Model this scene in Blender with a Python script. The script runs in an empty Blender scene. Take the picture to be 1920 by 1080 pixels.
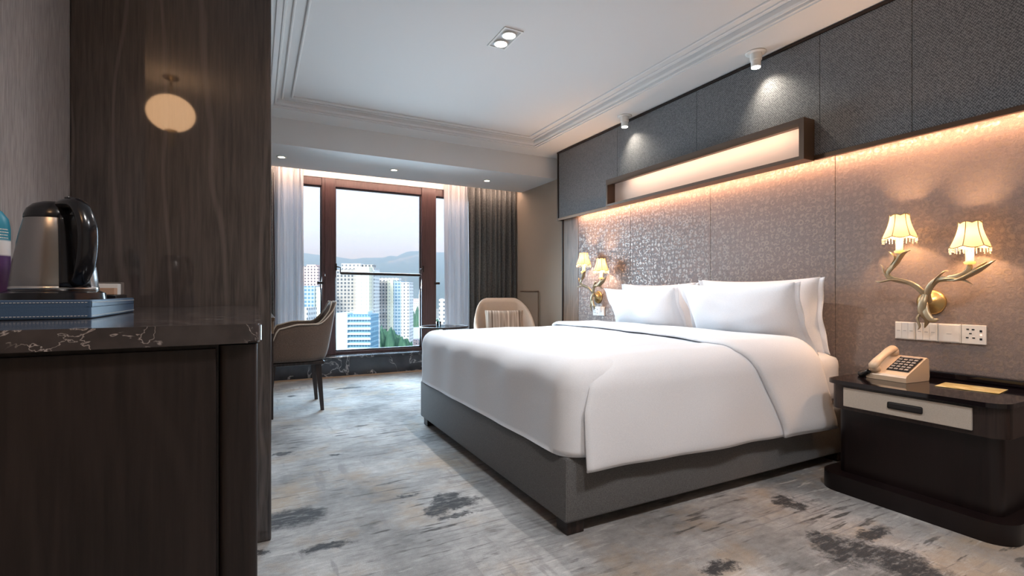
import bpy, bmesh, math, random
from mathutils import Vector, Matrix, noise
random.seed(7)
PI = math.pi
S = bpy.context.scene
C = S.collection

# ------------------------------------------------------------------ camera
F, HZ, CH = 920.0, 548.0, 0.95            # focal length in px, horizon row, lens height
TH = math.atan(480 / F)                   # yaw to the right of +Y
cam_d = bpy.data.cameras.new('camera'); cam = bpy.data.objects.new('camera', cam_d); C.objects.link(cam)
cam.location = (0, 0, CH); cam.rotation_euler = (PI / 2, 0, -TH)
cam_d.sensor_width = 36; cam_d.lens = 36 * F / 1920
cam_d.shift_y = (HZ - 540) / 1920
cam_d.clip_start = 0.02; cam_d.clip_end = 20000
S.camera = cam
def at(u, v, z):
    """world point at pixel (u, v) and forward depth z"""
    t = (u - 960) / F
    return Vector((z * (math.sin(TH) + t * math.cos(TH)), z * (math.cos(TH) - t * math.sin(TH)), CH - (v - HZ) * z / F))

# ------------------------------------------------------------------ colour management, world
S.view_settings.view_transform = 'Standard'; S.view_settings.look = 'None'
S.view_settings.gamma = 1; S.view_settings.use_curve_mapping = False
S.view_settings.exposure = 0.5
W = bpy.data.worlds.new('world'); S.world = W; W.use_nodes = True
wn, wl = W.node_tree.nodes, W.node_tree.links
bg = wn['Background']; bg.inputs[1].default_value = 1.5
tc = wn.new('ShaderNodeTexCoord'); sp = wn.new('ShaderNodeSeparateXYZ'); cr = wn.new('ShaderNodeValToRGB')
wl.new(tc.outputs['Generated'], sp.inputs[0]); wl.new(sp.outputs['Z'], cr.inputs[0]); wl.new(cr.outputs[0], bg.inputs[0])
cr.color_ramp.elements[0].position = 0.0; cr.color_ramp.elements[0].color = (0.68, 0.76, 0.90, 1)
cr.color_ramp.elements[1].position = 0.45; cr.color_ramp.elements[1].color = (0.55, 0.68, 0.95, 1)

def light(name, kind, loc, rot, power, color, **kw):
    d = bpy.data.lights.new(name, kind); o = bpy.data.objects.new(name, d); C.objects.link(o)
    o.location = loc; o.rotation_euler = rot; d.energy = power; d.color = color
    for k, v in kw.items(): setattr(d, k, v)
    return o
def aim(o, target):
    o.rotation_euler = (Vector(target) - o.location).to_track_quat('-Z', 'Y').to_euler()
WARM = (1.0, 0.72, 0.50); NEUT = (1.0, 0.94, 0.90); COOL = (0.60, 0.82, 1.0)
sun = light('sun', 'SUN', (0, 0, 60), (0, 0, 0), 3.2, (1.0, 0.93, 0.82), angle=0.3)
aim(sun, (70, 62, 0)); sun.location = (0, 0, 60)
# added area lamp just inside the glazing, standing in for sky light
light('daylight_fill', 'AREA', (1.33, 5.93, 1.15), (-PI / 2 + 0.35, 0, 0), 75, COOL, shape='RECTANGLE', size=1.4, size_y=1.7, spread=2.1)
# twin downlight beams (fixture modelled further down)
KEY = [(1.40, 2.84, 2.55), (1.40, 2.72, 2.55)]
for i, p in enumerate(KEY):
    k = light('twin_downlight_beam', 'SPOT', p, (0, 0, 0), 50, NEUT, spot_size=2.6, spot_blend=0.9, shadow_soft_size=0.02)
    k = light('twin_downlight_beam', 'SPOT', p, (0, 0, 0), 30, NEUT, spot_size=0.9, spot_blend=0.8, shadow_soft_size=0.03)
    aim(k, [(2.0, 2.9, 0.6), (2.75, 2.2, 0.7)][i])
for yy in (0.14, 0.26): light('near_fill_spot', 'SPOT', (1.4, yy, 2.54), (0, 0, 0), 52, (0.93, 0.95, 1.0), spot_size=2.7, spot_blend=1.0, shadow_soft_size=0.12)  # added wide fill spots out of view near the camera, no fitting
light('entry_fill_spot', 'SPOT', (0.45, 0.25, 2.5), (0, 0, 0), 60, NEUT, spot_size=2.6, spot_blend=0.9, shadow_soft_size=0.1)  # added spot brightening the counter and entry, without a fitting

# ------------------------------------------------------------------ mesh helpers
class MB:
    def __init__(s): s.bm = bmesh.new()
    def face(s, pts):
        return s.bm.faces.new([s.bm.verts.new(p) for p in pts])
    def box(s, x0, x1, y0, y1, z0, z1, bev=0, seg=2):
        r = bmesh.ops.create_cube(s.bm, size=1)
        m = Matrix.Translation(((x0 + x1) / 2, (y0 + y1) / 2, (z0 + z1) / 2)) @ Matrix.Diagonal((x1 - x0, y1 - y0, z1 - z0, 1))
        bmesh.ops.transform(s.bm, matrix=m, verts=r['verts'])
        if bev:
            es = list({e for v in r['verts'] for e in v.link_edges})
            bmesh.ops.bevel(s.bm, geom=es, offset=bev, segments=seg, affect='EDGES', profile=0.5)
        return s
    def prism(s, poly, z0, z1, axis='z'):
        """extrude a 2-D polygon; axis z: (x,y), y: (x,z), x: (y,z)"""
        def P(a, b, c):
            return (a, b, c) if axis == 'z' else ((a, c, b) if axis == 'y' else (c, a, b))
        lo = [s.bm.verts.new(P(a, b, z0)) for a, b in poly]; hi = [s.bm.verts.new(P(a, b, z1)) for a, b in poly]
        n = len(poly)
        s.bm.faces.new(lo[::-1]); s.bm.faces.new(hi)
        for i in range(n): s.bm.faces.new((lo[i], lo[(i + 1) % n], hi[(i + 1) % n], hi[i]))
        return s
    def lathe(s, prof, n=32, c=(0, 0, 0), axis='z', wob=None, a0=0, a1=2 * PI, cap=True):
        """prof: (r, h) list bottom to top"""
        full = abs(a1 - a0 - 2 * PI) < 1e-6
        rings = []
        for r, h in prof:
            ring = []
            for i in range(n if full else n + 1):
                a = a0 + (a1 - a0) * i / n
                rr = r * (wob(a, h) if wob else 1)
                x, y = rr * math.cos(a), rr * math.sin(a)
                p = (x, y, h) if axis == 'z' else ((h, x, y) if axis == 'x' else (x, h, y))
                ring.append(s.bm.verts.new((p[0] + c[0], p[1] + c[1], p[2] + c[2])))
            rings.append(ring)
        m = len(rings[0])
        for a, b in zip(rings, rings[1:]):
            for i in range(m if full else m - 1):
                s.bm.faces.new((a[i], a[(i + 1) % m], b[(i + 1) % m], b[i]))
        if cap and full:
            if prof[0][0] > 1e-5: s.bm.faces.new(rings[0][::-1])
            if prof[-1][0] > 1e-5: s.bm.faces.new(rings[-1])
        return s
    def tube(s, pts, rad, n=10, flat=1.0, closed=False):
        """swept tube; rad is a number or a list; flat squashes the section"""
        pts = [Vector(p) for p in pts]; N = len(pts)
        if not isinstance(rad, (list, tuple)): rad = [rad] * N
        prev = None; rings = []
        for i, p in enumerate(pts):
            if closed: t = pts[(i + 1) % N] - pts[i - 1]
            else: t = pts[min(i + 1, N - 1)] - pts[max(i - 1, 0)]
            t.normalize()
            if prev is None:
                up = Vector((0, 0, 1)) if abs(t.z) < 0.9 else Vector((1, 0, 0))
                a = t.cross(up).normalized()
            else:
                a = (prev - t * prev.dot(t)).normalized()
            prev = a; b = t.cross(a)
            rings.append([s.bm.verts.new(p + (a * math.cos(2 * PI * k / n) + b * math.sin(2 * PI * k / n) * flat) * rad[i]) for k in range(n)])
        R = list(zip(rings, rings[1:])) + ([(rings[-1], rings[0])] if closed else [])
        for A, B in R:
            for k in range(n): s.bm.faces.new((A[k], A[(k + 1) % n], B[(k + 1) % n], B[k]))
        if not closed:
            s.bm.faces.new(rings[0][::-1]); s.bm.faces.new(rings[-1])
        return s
    def grid(s, fn, nu, nv, wrap=False):
        V = [[s.bm.verts.new(fn(i / nu, j / nv)) for j in range(nv + 1)] for i in range(nu + (0 if wrap else 1))]
        m = len(V)
        for i in range(nu):
            for j in range(nv):
                s.bm.faces.new((V[i][j], V[(i + 1) % m][j], V[(i + 1) % m][j + 1], V[i][j + 1]))
        return s
    def sheet(s, fn, nu, nv, th):
        """closed solid slab around surface fn, offset along normals by th"""
        def P(i, j): return Vector(fn(i / nu, j / nv))
        A = [[P(i, j) for j in range(nv + 1)] for i in range(nu + 1)]
        def Nn(i, j):
            du = A[min(i + 1, nu)][j] - A[max(i - 1, 0)][j]; dv = A[i][min(j + 1, nv)] - A[i][max(j - 1, 0)]
            n = du.cross(dv); return n.normalized() if n.length > 1e-9 else Vector((0, 0, 1))
        def T(i, j):
            e = min(i, nu - i, j, nv - j); return th * (0.35 if e == 0 else (0.8 if e == 1 else 1))
        a = [[s.bm.verts.new(A[i][j] + Nn(i, j) * T(i, j) / 2) for j in range(nv + 1)] for i in range(nu + 1)]
        b = [[s.bm.verts.new(A[i][j] - Nn(i, j) * T(i, j) / 2) for j in range(nv + 1)] for i in range(nu + 1)]
        for i in range(nu):
            for j in range(nv):
                s.bm.faces.new((a[i][j], a[i + 1][j], a[i + 1][j + 1], a[i][j + 1]))
                s.bm.faces.new((b[i][j], b[i][j + 1], b[i + 1][j + 1], b[i + 1][j]))
        for i in range(nu):
            s.bm.faces.new((a[i][0], b[i][0], b[i + 1][0], a[i + 1][0])); s.bm.faces.new((a[i][nv], a[i + 1][nv], b[i + 1][nv], b[i][nv]))
        for j in range(nv):
            s.bm.faces.new((a[0][j], a[0][j + 1], b[0][j + 1], b[0][j])); s.bm.faces.new((a[nu][j], b[nu][j], b[nu][j + 1], a[nu][j + 1]))
        return s
    def build(s, name, m, parent=None, smooth=False, loc=None, rz=0, angle=None):
        bmesh.ops.recalc_face_normals(s.bm, faces=s.bm.faces)
        me = bpy.data.meshes.new(name); s.bm.to_mesh(me); s.bm.free()
        me.materials.append(m)
        if smooth or angle:
            me.polygons.foreach_set('use_smooth', [True] * len(me.polygons))
            if angle:
                me.update(); me.set_sharp_from_angle(angle=math.radians(angle))
        o = bpy.data.objects.new(name, me); C.objects.link(o)
        if parent: o.parent = parent
        if loc: o.location = loc
        if rz: o.rotation_euler.z = rz
        return o
def empty(name, loc, label, cat, group=None, rz=0):
    o = bpy.data.objects.new(name, None); C.objects.link(o); o.location = loc; o.rotation_euler.z = rz
    o.empty_display_size = 0.1
    return tag(o, label, cat, group)
def tag(o, label=None, cat=None, group=None, kind=None):
    if label: o['label'] = label
    if cat: o['category'] = cat
    if group: o['group'] = group
    if kind: o['kind'] = kind
    return o
def struct(o): o['kind'] = 'structure'; return o
def copy_tree(o, parent=None, label=None):
    c = o.copy(); C.objects.link(c)
    if parent: c.parent = parent
    if label: c['label'] = label
    for ch in list(o.children): copy_tree(ch, c)
    return c

# ------------------------------------------------------------------ materials
class M:
    def __init__(s, name, base=(0.5, 0.5, 0.5), rough=0.5, metal=0, spec=0.5, **kw):
        s.m = bpy.data.materials.new(name); s.m.use_nodes = True
        s.n, s.l = s.m.node_tree.nodes, s.m.node_tree.links
        s.b = s.n['Principled BSDF']; s.b.inputs['Base Color'].default_value = (*base, 1)
        s.b.inputs['Roughness'].default_value = rough; s.b.inputs['Metallic'].default_value = metal
        s.b.inputs['Specular IOR Level'].default_value = spec
        for k, v in kw.items(): s.b.inputs[k.replace('_', ' ')].default_value = v
        s.tc = s.n.new('ShaderNodeTexCoord')
    def coord(s, scale=(1, 1, 1), rot=(0, 0, 0), loc=(0, 0, 0)):
        mp = s.n.new('ShaderNodeMapping'); mp.inputs['Scale'].default_value = scale
        mp.inputs['Rotation'].default_value = rot; mp.inputs['Location'].default_value = loc
        s.l.new(s.tc.outputs['Object'], mp.inputs[0]); return mp.outputs[0]
    def noise(s, vec, scale, detail=4, rough=0.5, dist=0):
        t = s.n.new('ShaderNodeTexNoise'); s.l.new(vec, t.inputs['Vector'])
        t.inputs['Scale'].default_value = scale; t.inputs['Detail'].default_value = detail
        t.inputs['Roughness'].default_value = rough; t.inputs['Distortion'].default_value = dist
        return t.outputs[0]
    def ramp(s, fac, stops):
        r = s.n.new('ShaderNodeValToRGB'); s.l.new(fac, r.inputs[0]); e = r.color_ramp.elements
        while len(e) < len(stops): e.new(0.5)
        for x, (p, c) in zip(e, stops): x.position = p; x.color = (*c, 1) if len(c) == 3 else c
        return r.outputs[0]
    def mix(s, fac, a, b, mode='MIX'):
        x = s.n.new('ShaderNodeMix'); x.data_type = 'RGBA'; x.blend_type = mode
        for sock, v in ((x.inputs[0], fac), (x.inputs[6], a), (x.inputs[7], b)):
            if hasattr(v, 'links'): s.l.new(v, sock)
            elif isinstance(v, (int, float)): sock.default_value = v
            else: sock.default_value = (*v, 1)
        return x.outputs[2]
    def math(s, op, a, b=0.0, c=None, clamp=False):
        x = s.n.new('ShaderNodeMath'); x.operation = op; x.use_clamp = clamp
        for sock, v in zip(x.inputs, (a, b, c)):
            if v is None: continue
            if hasattr(v, 'links'): s.l.new(v, sock)
            else: sock.default_value = v
        return x.outputs[0]
    def sep(s, vec):
        x = s.n.new('ShaderNodeSeparateXYZ'); s.l.new(vec, x.inputs[0]); return x.outputs
    def base(s, c): s.l.new(c, s.b.inputs['Base Color']); return s
    def rough(s, c): s.l.new(c, s.b.inputs['Roughness']); return s
    def bump(s, h, strength=0.2, dist=0.01):
        b = s.n.new('ShaderNodeBump'); b.inputs['Strength'].default_value = strength; b.inputs['Distance'].default_value = dist
        s.l.new(h, b.inputs['Height']); s.l.new(b.outputs[0], s.b.inputs['Normal']); return s
def emis(name, col, st, base=(0.9, 0.85, 0.75)):
    x = M(name, base, 0.5); x.b.inputs['Emission Color'].default_value = (*col, 1); x.b.inputs['Emission Strength'].default_value = st
    return x.m

def fabric(name, a, b, scale=400, bump=0.3, sheen=0.2, big=None):
    x = M(name, a, 0.9, spec=0.15, Sheen_Weight=sheen)
    n1 = x.noise(x.coord(), scale, 2); c = x.ramp(n1, [(0.35, a), (0.65, b)])
    x.base(c); x.bump(n1, bump, 0.002); return x.m
def wood(name, dark, light_, vein, axis='z', rough=0.35, coat=0.0, coat_r=0.03, scale=1.0):
    st = {'z': (1, 1, 0.05), 'x': (0.05, 1, 1), 'y': (1, 0.05, 1)}[axis]
    x = M(name, dark, rough, spec=0.4)
    fine = x.noise(x.coord(st), 90 * scale, 5, 0.65, 0.2)
    med = x.noise(x.coord(tuple(q * 1 for q in st), loc=(3, 1, 7)), 9 * scale, 3, 0.5, 1.2)
    w = x.n.new('ShaderNodeTexWave'); w.bands_direction = 'X'; w.inputs['Scale'].default_value = 2.3 * scale
    w.inputs['Distortion'].default_value = 14; w.inputs['Detail'].default_value = 3; w.inputs['Detail Scale'].default_value = 0.7
    x.l.new(x.coord({'z': (1, 1, 0.28), 'x': (0.28, 1, 1), 'y': (1, 0.28, 1)}[axis], loc=(0.3, 2, 0)), w.inputs[0])
    c = x.ramp(fine, [(0.35, dark), (0.68, light_)])
    c = x.mix(x.ramp(med, [(0.35, (0, 0, 0)), (0.75, (1, 1, 1))]), c, x.mix(0.5, c, light_))
    c = x.mix(x.ramp(w.outputs[0], [(0.965, (0, 0, 0)), (1.0, (0.28, 0.28, 0.28))]), c, vein)
    x.base(c); x.bump(fine, 0.12, 0.002)
    x.b.inputs['Coat Weight'].default_value = coat; x.b.inputs['Coat Roughness'].default_value = coat_r
    return x.m
m_panel = wood('dark_veneer_gloss', (0.018, 0.014, 0.013), (0.085, 0.066, 0.060), (0.22, 0.18, 0.165), rough=0.5, coat=1.0, coat_r=0.035, scale=1.0)
m_cab = wood('dark_veneer', (0.008, 0.0052, 0.0048), (0.023, 0.0155, 0.014), (0.034, 0.024, 0.021), rough=0.42)
m_brown = wood('brown_veneer', (0.09, 0.055, 0.035), (0.26, 0.17, 0.11), (0.3, 0.2, 0.14), rough=0.4)
m_darkwood = wood('espresso_wood', (0.014, 0.009, 0.008), (0.035, 0.022, 0.018), (0.05, 0.03, 0.025), rough=0.25)
m_nsbody = wood('espresso_lacquer', (0.005, 0.0025, 0.0025), (0.010, 0.005, 0.005), (0.012, 0.006, 0.006), rough=0.3)
m_nstop = M('black_glass', (0.008, 0.005, 0.006), 0.06, spec=0.6).m
m_frame = wood('mahogany_frame', (0.055, 0.027, 0.027), (0.12, 0.062, 0.06), (0.12, 0.07, 0.065), rough=0.35)
m_bronze = M('bronze', (0.14, 0.09, 0.06), 0.35, 0.85).m
m_bronze_dark = M('dark_bronze', (0.035, 0.024, 0.020), 0.4, 0.6).m
m_boxf = M('bronze_frame', (0.13, 0.085, 0.06), 0.45, 0.6).m
m_steel = M('chrome', (0.75, 0.72, 0.68), 0.2, 1).m
m_black = M('black_plastic', (0.008, 0.008, 0.010), 0.18).m
m_white = M('white_plastic', (0.8, 0.78, 0.74), 0.35).m
m_red = emis('lamp_red', (1, 0.25, 0.15), 3)

def plaster(name, col):
    x = M(name, col, 0.8, spec=0.2); n = x.noise(x.coord(), 60, 3); x.bump(n, 0.03, 0.002); return x.m
m_ceil = plaster('ceiling_paint', (0.72, 0.70, 0.68))
m_wallp = plaster('beige_wallcover', (0.42, 0.35, 0.28))
# vertical-thread grey wallpaper
x = M('grey_thread_wallpaper', (0.3, 0.3, 0.3), 0.7, spec=0.3)
t = x.noise(x.coord((1, 1, 0.06)), 260, 4, 0.6); x.base(x.ramp(t, [(0.3, (0.26, 0.24, 0.235)), (0.7, (0.46, 0.43, 0.425))])); x.bump(t, 0.15, 0.002); m_grey = x.m
# dark woven fabric above the headboard
def weave(name, a, b, pitch):
    x = M(name, a, 0.75, spec=0.35, Sheen_Weight=0.3)
    v = x.coord(); s_ = x.sep(v)
    wv = x.math('MULTIPLY', x.math('SINE', x.math('MULTIPLY', s_[1], 2 * PI / pitch)), x.math('SINE', x.math('MULTIPLY', s_[2], 2 * PI / pitch * 0.8)))
    nn = x.noise(v, 160, 3, 0.7); f = x.math('ADD', x.math('MULTIPLY', wv, 0.16), nn)
    x.base(x.ramp(f, [(0.36, a), (0.66, b)])); x.bump(f, 0.5, 0.003); return x.m
m_weave = weave('charcoal_weave', (0.055, 0.054, 0.056), (0.22, 0.214, 0.212), 0.012)
# metallic curl wallpaper
x = M('curl_wallpaper', (0.2, 0.15, 0.13), 0.5, spec=0.5)
v = x.coord(); vo = x.n.new('ShaderNodeTexVoronoi'); vo.inputs['Scale'].default_value = 26; vo.inputs['Randomness'].default_value = 0.45
x.l.new(x.coord((0.0, 1, 1)), vo.inputs['Vector']); d = vo.outputs['Distance']
ring = x.ramp(d, [(0.18, (0, 0, 0)), (0.30, (1, 1, 1)), (0.40, (1, 1, 1)), (0.54, (0, 0, 0))])
gap = x.ramp(x.noise(v, 45, 2), [(0.42, (0, 0, 0)), (0.52, (1, 1, 1))])
pat = x.mix(1.0, ring, gap, 'MULTIPLY'); fine = x.noise(v, 240, 3, 0.7)
ground = x.ramp(fine, [(0.3, (0.14, 0.108, 0.10)), (0.7, (0.29, 0.232, 0.212))])
x.base(x.mix(pat, ground, (0.325, 0.26, 0.22))); x.l.new(x.math('MULTIPLY', pat, 0.5), x.b.inputs['Metallic'])
x.rough(x.ramp(pat, [(0, (0.62,) * 3), (1, (0.38,) * 3)])); x.bump(x.math('ADD', x.math('MULTIPLY', pat, 0.6), fine), 0.25, 0.002); m_curl = x.m
# marbles
def marble(name, a, b, vein, sc=5, rough=0.12, thr=0.035):
    x = M(name, a, rough, spec=0.5); v = x.coord()
    cl = x.ramp(x.noise(v, sc * 1.5, 5), [(0.3, a), (0.75, b)])
    n = x.noise(v, sc, 4, 0.55, 1.2); r = x.math('ABSOLUTE', x.math('SUBTRACT', n, 0.5))
    ve = x.ramp(r, [(0.0, (1, 1, 1)), (thr * 0.35, (0.5, 0.5, 0.5)), (thr, (0, 0, 0))])
    gate = x.ramp(x.noise(v, sc * 1.1, 2), [(0.42, (0, 0, 0)), (0.52, (1, 1, 1))])
    x.base(x.mix(x.mix(1.0, ve, gate, 'MULTIPLY'), cl, vein)); return x.m
m_marble = marble('brown_marble', (0.028, 0.023, 0.023), (0.065, 0.054, 0.052), (0.40, 0.35, 0.33), 13, 0.10, 0.013)
m_sill = marble('black_marble', (0.018, 0.018, 0.022), (0.06, 0.06, 0.07), (0.4, 0.38, 0.38), 3, 0.15, 0.02)
m_sheet = fabric('white_cotton', (0.775, 0.785, 0.815), (0.83, 0.84, 0.865), 300, 0.05, 0.1)
m_base = fabric('grey_upholstery', (0.085, 0.083, 0.083), (0.15, 0.147, 0.145), 350, 0.4)
m_chairf = fabric('taupe_upholstery', (0.082, 0.056, 0.043), (0.165, 0.115, 0.088), 330, 0.3)
m_piping = fabric('pale_piping', (0.50, 0.40, 0.32), (0.6, 0.5, 0.4), 300, 0.1)
m_armf = fabric('cream_upholstery', (0.55, 0.43, 0.33), (0.66, 0.53, 0.42), 300, 0.1)
x = M('striped_cotton', (0.5, 0.4, 0.3), 0.9, spec=0.1); n = x.noise(x.coord((1, 0.0, 0.02)), 38, 2, 0.4)
x.base(x.ramp(n, [(0.38, (0.17, 0.12, 0.09)), (0.46, (0.55, 0.45, 0.36)), (0.52, (0.30, 0.22, 0.17)), (0.60, (0.68, 0.58, 0.48))])); m_stripe = x.m
x = M('grey_velvet', (0.1, 0.1, 0.1), 0.85, spec=0.1, Sheen_Weight=0.4); n = x.noise(x.coord((1, 1, 0.4)), 120, 3)
x.base(x.ramp(n, [(0.3, (0.06, 0.06, 0.058)), (0.7, (0.15, 0.149, 0.144))])); m_drape = x.m
x = M('sheer_voile', (0.85, 0.84, 0.84), 0.9, spec=0.05)
tr = x.n.new('ShaderNodeBsdfTransparent'); tl = x.n.new('ShaderNodeBsdfTranslucent'); tl.inputs[0].default_value = (0.85, 0.86, 0.9, 1)
ms = x.n.new('ShaderNodeMixShader'); ms.inputs[0].default_value = 0.5; ms2 = x.n.new('ShaderNodeMixShader'); ms2.inputs[0].default_value = 0.28
x.l.new(x.b.outputs[0], ms.inputs[1]); x.l.new(tl.outputs[0], ms.inputs[2]); x.l.new(ms.outputs[0], ms2.inputs[1]); x.l.new(tr.outputs[0], ms2.inputs[2])
x.l.new(ms2.outputs[0], x.n['Material Output'].inputs[0]); m_sheer = x.m
def glass(name, tint=(0.93, 0.97, 1.0)):
    x = M(name); tr = x.n.new('ShaderNodeBsdfTransparent'); tr.inputs[0].default_value = (*tint, 1)
    gl = x.n.new('ShaderNodeBsdfGlossy'); gl.inputs['Roughness'].default_value = 0.0
    fr = x.n.new('ShaderNodeFresnel'); fr.inputs[0].default_value = 1.45; ms = x.n.new('ShaderNodeMixShader')
    x.l.new(fr.outputs[0], ms.inputs[0]); x.l.new(tr.outputs[0], ms.inputs[1]); x.l.new(gl.outputs[0], ms.inputs[2])
    x.l.new(ms.outputs[0], x.n['Material Output'].inputs[0]); return x.m
m_glass = glass('window_glass'); m_tglass = glass('table_glass', (0.6, 0.75, 0.78))

# abstract carpet: pale ground, worn rectilinear strokes, ochre patches and dark blots
x = M('abstract_carpet', (0.5, 0.5, 0.5), 0.95, spec=0.1, Sheen_Weight=0.2)
v = x.coord(); pile = x.noise(v, 300, 3, 0.7)
g = x.ramp(x.noise(v, 1.6, 6, 0.6), [(0.34, (0.15, 0.147, 0.143)), (0.48, (0.29, 0.284, 0.278)), (0.66, (0.47, 0.46, 0.448))])
g = x.mix(0.55, g, x.ramp(x.noise(x.coord((1, 2.2, 1)), 13, 6, 0.75), [(0.3, (0.25,) * 3), (0.7, (0.75,) * 3)]), 'OVERLAY')
g = x.mix(x.ramp(x.noise(x.coord(loc=(5, 2, 0)), 2.3, 6, 0.65), [(0.50, (0, 0, 0)), (0.66, (0.7,) * 3)]), g, (0.34, 0.25, 0.16))
def strokes(sc, lo, hi, loc, amount, col, g, mscale=1.3):
    n = x.noise(x.coord(sc, loc=loc), 1.0, 3, 0.55, 0.15)
    mk = x.noise(x.coord(loc=loc), mscale, 7, 0.75)
    f = x.math('MULTIPLY', x.ramp(n, [(lo, (0, 0, 0)), (hi, (1, 1, 1))]), x.ramp(mk, [(0.44, (0, 0, 0)), (0.58, (1, 1, 1))]))
    return x.mix(x.math('MULTIPLY', f, amount), g, col)
g = strokes((2.6, 60, 1), 0.57, 0.61, (1, 3, 0), 0.6, (0.16, 0.15, 0.155), g)
g = strokes((16, 2.4, 1), 0.60, 0.64, (7, 4, 0), 0.55, (0.20, 0.19, 0.19), g)
g = strokes((6, 45, 1), 0.60, 0.64, (2, 9, 0), 0.5, (0.62, 0.60, 0.57), g)
g = strokes((5, 34, 1), 0.57, 0.63, (3.3, 1.2, 0), 0.85, (0.035, 0.030, 0.028), g, 1.2)
def fl(u, v): 
    p = at(u, v, CH * F / (v - HZ)); return p.x, p.y
BLOTS = [(fl(858, 943), 0.11, 0.045), (fl(820, 958), 0.05, 0.05), (fl(860, 965), 0.10, 0.02), (fl(610, 1025), 0.09, 0.035), (fl(550, 972), 0.13, 0.085), (fl(835, 935), 0.07, 0.05), (fl(1640, 1000), 0.10, 0.03), (fl(1350, 1060), 0.08, 0.03),
         (fl(625, 853), 0.045, 0.02), (fl(655, 727), 0.12, 0.045), (fl(545, 743), 0.06, 0.03), (fl(530, 852), 0.05, 0.03), (fl(765, 927), 0.05, 0.012),
         (fl(1470, 940), 0.07, 0.05), (fl(1500, 948), 0.05, 0.03), (fl(1590, 1030), 0.12, 0.10), (fl(1540, 1010), 0.06, 0.05), (fl(1700, 1060), 0.10, 0.12), (fl(495, 1035), 0.03, 0.02)]
nz = x.n.new('ShaderNodeTexNoise'); nz.inputs['Scale'].default_value = 7; nz.inputs['Detail'].default_value = 9; nz.inputs['Roughness'].default_value = 0.8
x.l.new(v, nz.inputs['Vector']); va = x.n.new('ShaderNodeVectorMath'); va.operation = 'MULTIPLY_ADD'
x.l.new(nz.outputs['Color'], va.inputs[0]); va.inputs[1].default_value = (0.34, 0.20, 0); va.inputs[2].default_value = (-0.17, -0.10, 0)
vb = x.n.new('ShaderNodeVectorMath'); vb.operation = 'ADD'; x.l.new(va.outputs[0], vb.inputs[0]); x.l.new(v, vb.inputs[1])
acc = None
for (px, py), rx, ry in BLOTS:
    rx *= 1.35; ry *= 1.5
    mp = x.n.new('ShaderNodeMapping'); mp.inputs['Location'].default_value = (-px / rx, -py / ry, 0); mp.inputs['Scale'].default_value = (1 / rx, 1 / ry, 0)
    x.l.new(vb.outputs[0], mp.inputs[0]); ln = x.n.new('ShaderNodeVectorMath'); ln.operation = 'LENGTH'; x.l.new(mp.outputs[0], ln.inputs[0])
    acc = ln.outputs['Value'] if acc is None else x.math('MINIMUM', acc, ln.outputs['Value'])
f = x.ramp(acc, [(0.55, (0.95,) * 3), (0.9, (0, 0, 0))])
fm = x.math('MULTIPLY', f, x.ramp(x.noise(x.coord((10, 30, 1)), 1.5, 4, 0.7), [(0.34, (0.45,) * 3), (0.5, (1, 1, 1))]))
g = x.mix(fm, g, (0.022, 0.022, 0.025))
x.base(x.mix(0.35, g, x.ramp(pile, [(0.3, (0.25,) * 3), (0.7, (0.75,) * 3)]), 'OVERLAY')); x.bump(pile, 0.5, 0.004); m_carpet = x.m

# ------------------------------------------------------------------ room shell
XL, XW, XP, YB, YW = -0.54, 3.04, 3.12, -1.6, 6.0
HB, HT, HS = 2.505, 2.56, 2.27
struct(MB().box(-1.3, 3.3, YB - 0.1, 5.78, -0.1, 0).build('floor', m_carpet))
c = struct(MB().box(-1.3, 3.3, YB - 0.1, YW + 0.2, HT, HT + 0.1).build('ceiling', m_ceil))
# dropped border around the tray, as a frame with a cut-out
TX0, TX1, TY0, TY1 = 0.13, 2.64, -0.9, 4.54
b = MB()
b.box(-1.3, TX0, YB, 4.83, HB, HT - 0.001); b.box(TX1, 3.2, YB, 4.83, HB, HT - 0.001)
b.box(TX0, TX1, TY1, 4.83, HB, HT - 0.001); b.box(TX0, TX1, YB, TY0, HB, HT - 0.001)
b.build('ceiling_border', m_ceil, c)
def loop_trim(name, off, w, z0, z1):
    b = MB(); x0, x1, y0, y1 = TX0 + off, TX1 - off, TY0 + off, TY1 - off
    prof = [(0, z1), (0, z0 + (z1 - z0) * .3), (w * .3, z0), (w * .7, z0), (w, z0 + (z1 - z0) * .3), (w, z1)]
    def ring(d): return [(x0 + d, y0 + d), (x1 - d, y0 + d), (x1 - d, y1 - d), (x0 + d, y1 - d)]
    R = [[b.bm.verts.new((*p, z)) for p in ring(d)] for d, z in prof]
    for A, B in zip(R, R[1:]):
        for k in range(4): b.bm.faces.new((A[k], A[(k + 1) % 4], B[(k + 1) % 4], B[k]))
    return struct(b.build(name, m_ceil))
loop_trim('trim_1', 0.001, 0.022, HB + 0.012, HT - 0.001)
loop_trim('trim_2', 0.055, 0.014, HT - 0.012, HT - 0.001)
loop_trim('trim_3', 0.125, 0.016, HT - 0.014, HT - 0.001)
# small lip under the border edge
def lip():
    b = MB(); d = 0.018
    b.box(TX0 - 0.03, TX0 - d, TY0, TY1 + .03, HB - 0.008, HB + .001); b.box(TX1 + d, TX1 + 0.03, TY0, TY1 + .03, HB - 0.008, HB + .001)
    b.box(TX0 - .03, TX1 + .03, TY1 + d, TY1 + 0.03, HB - 0.008, HB + .001); return struct(b.build('trim_4', m_ceil))
lip()
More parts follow.
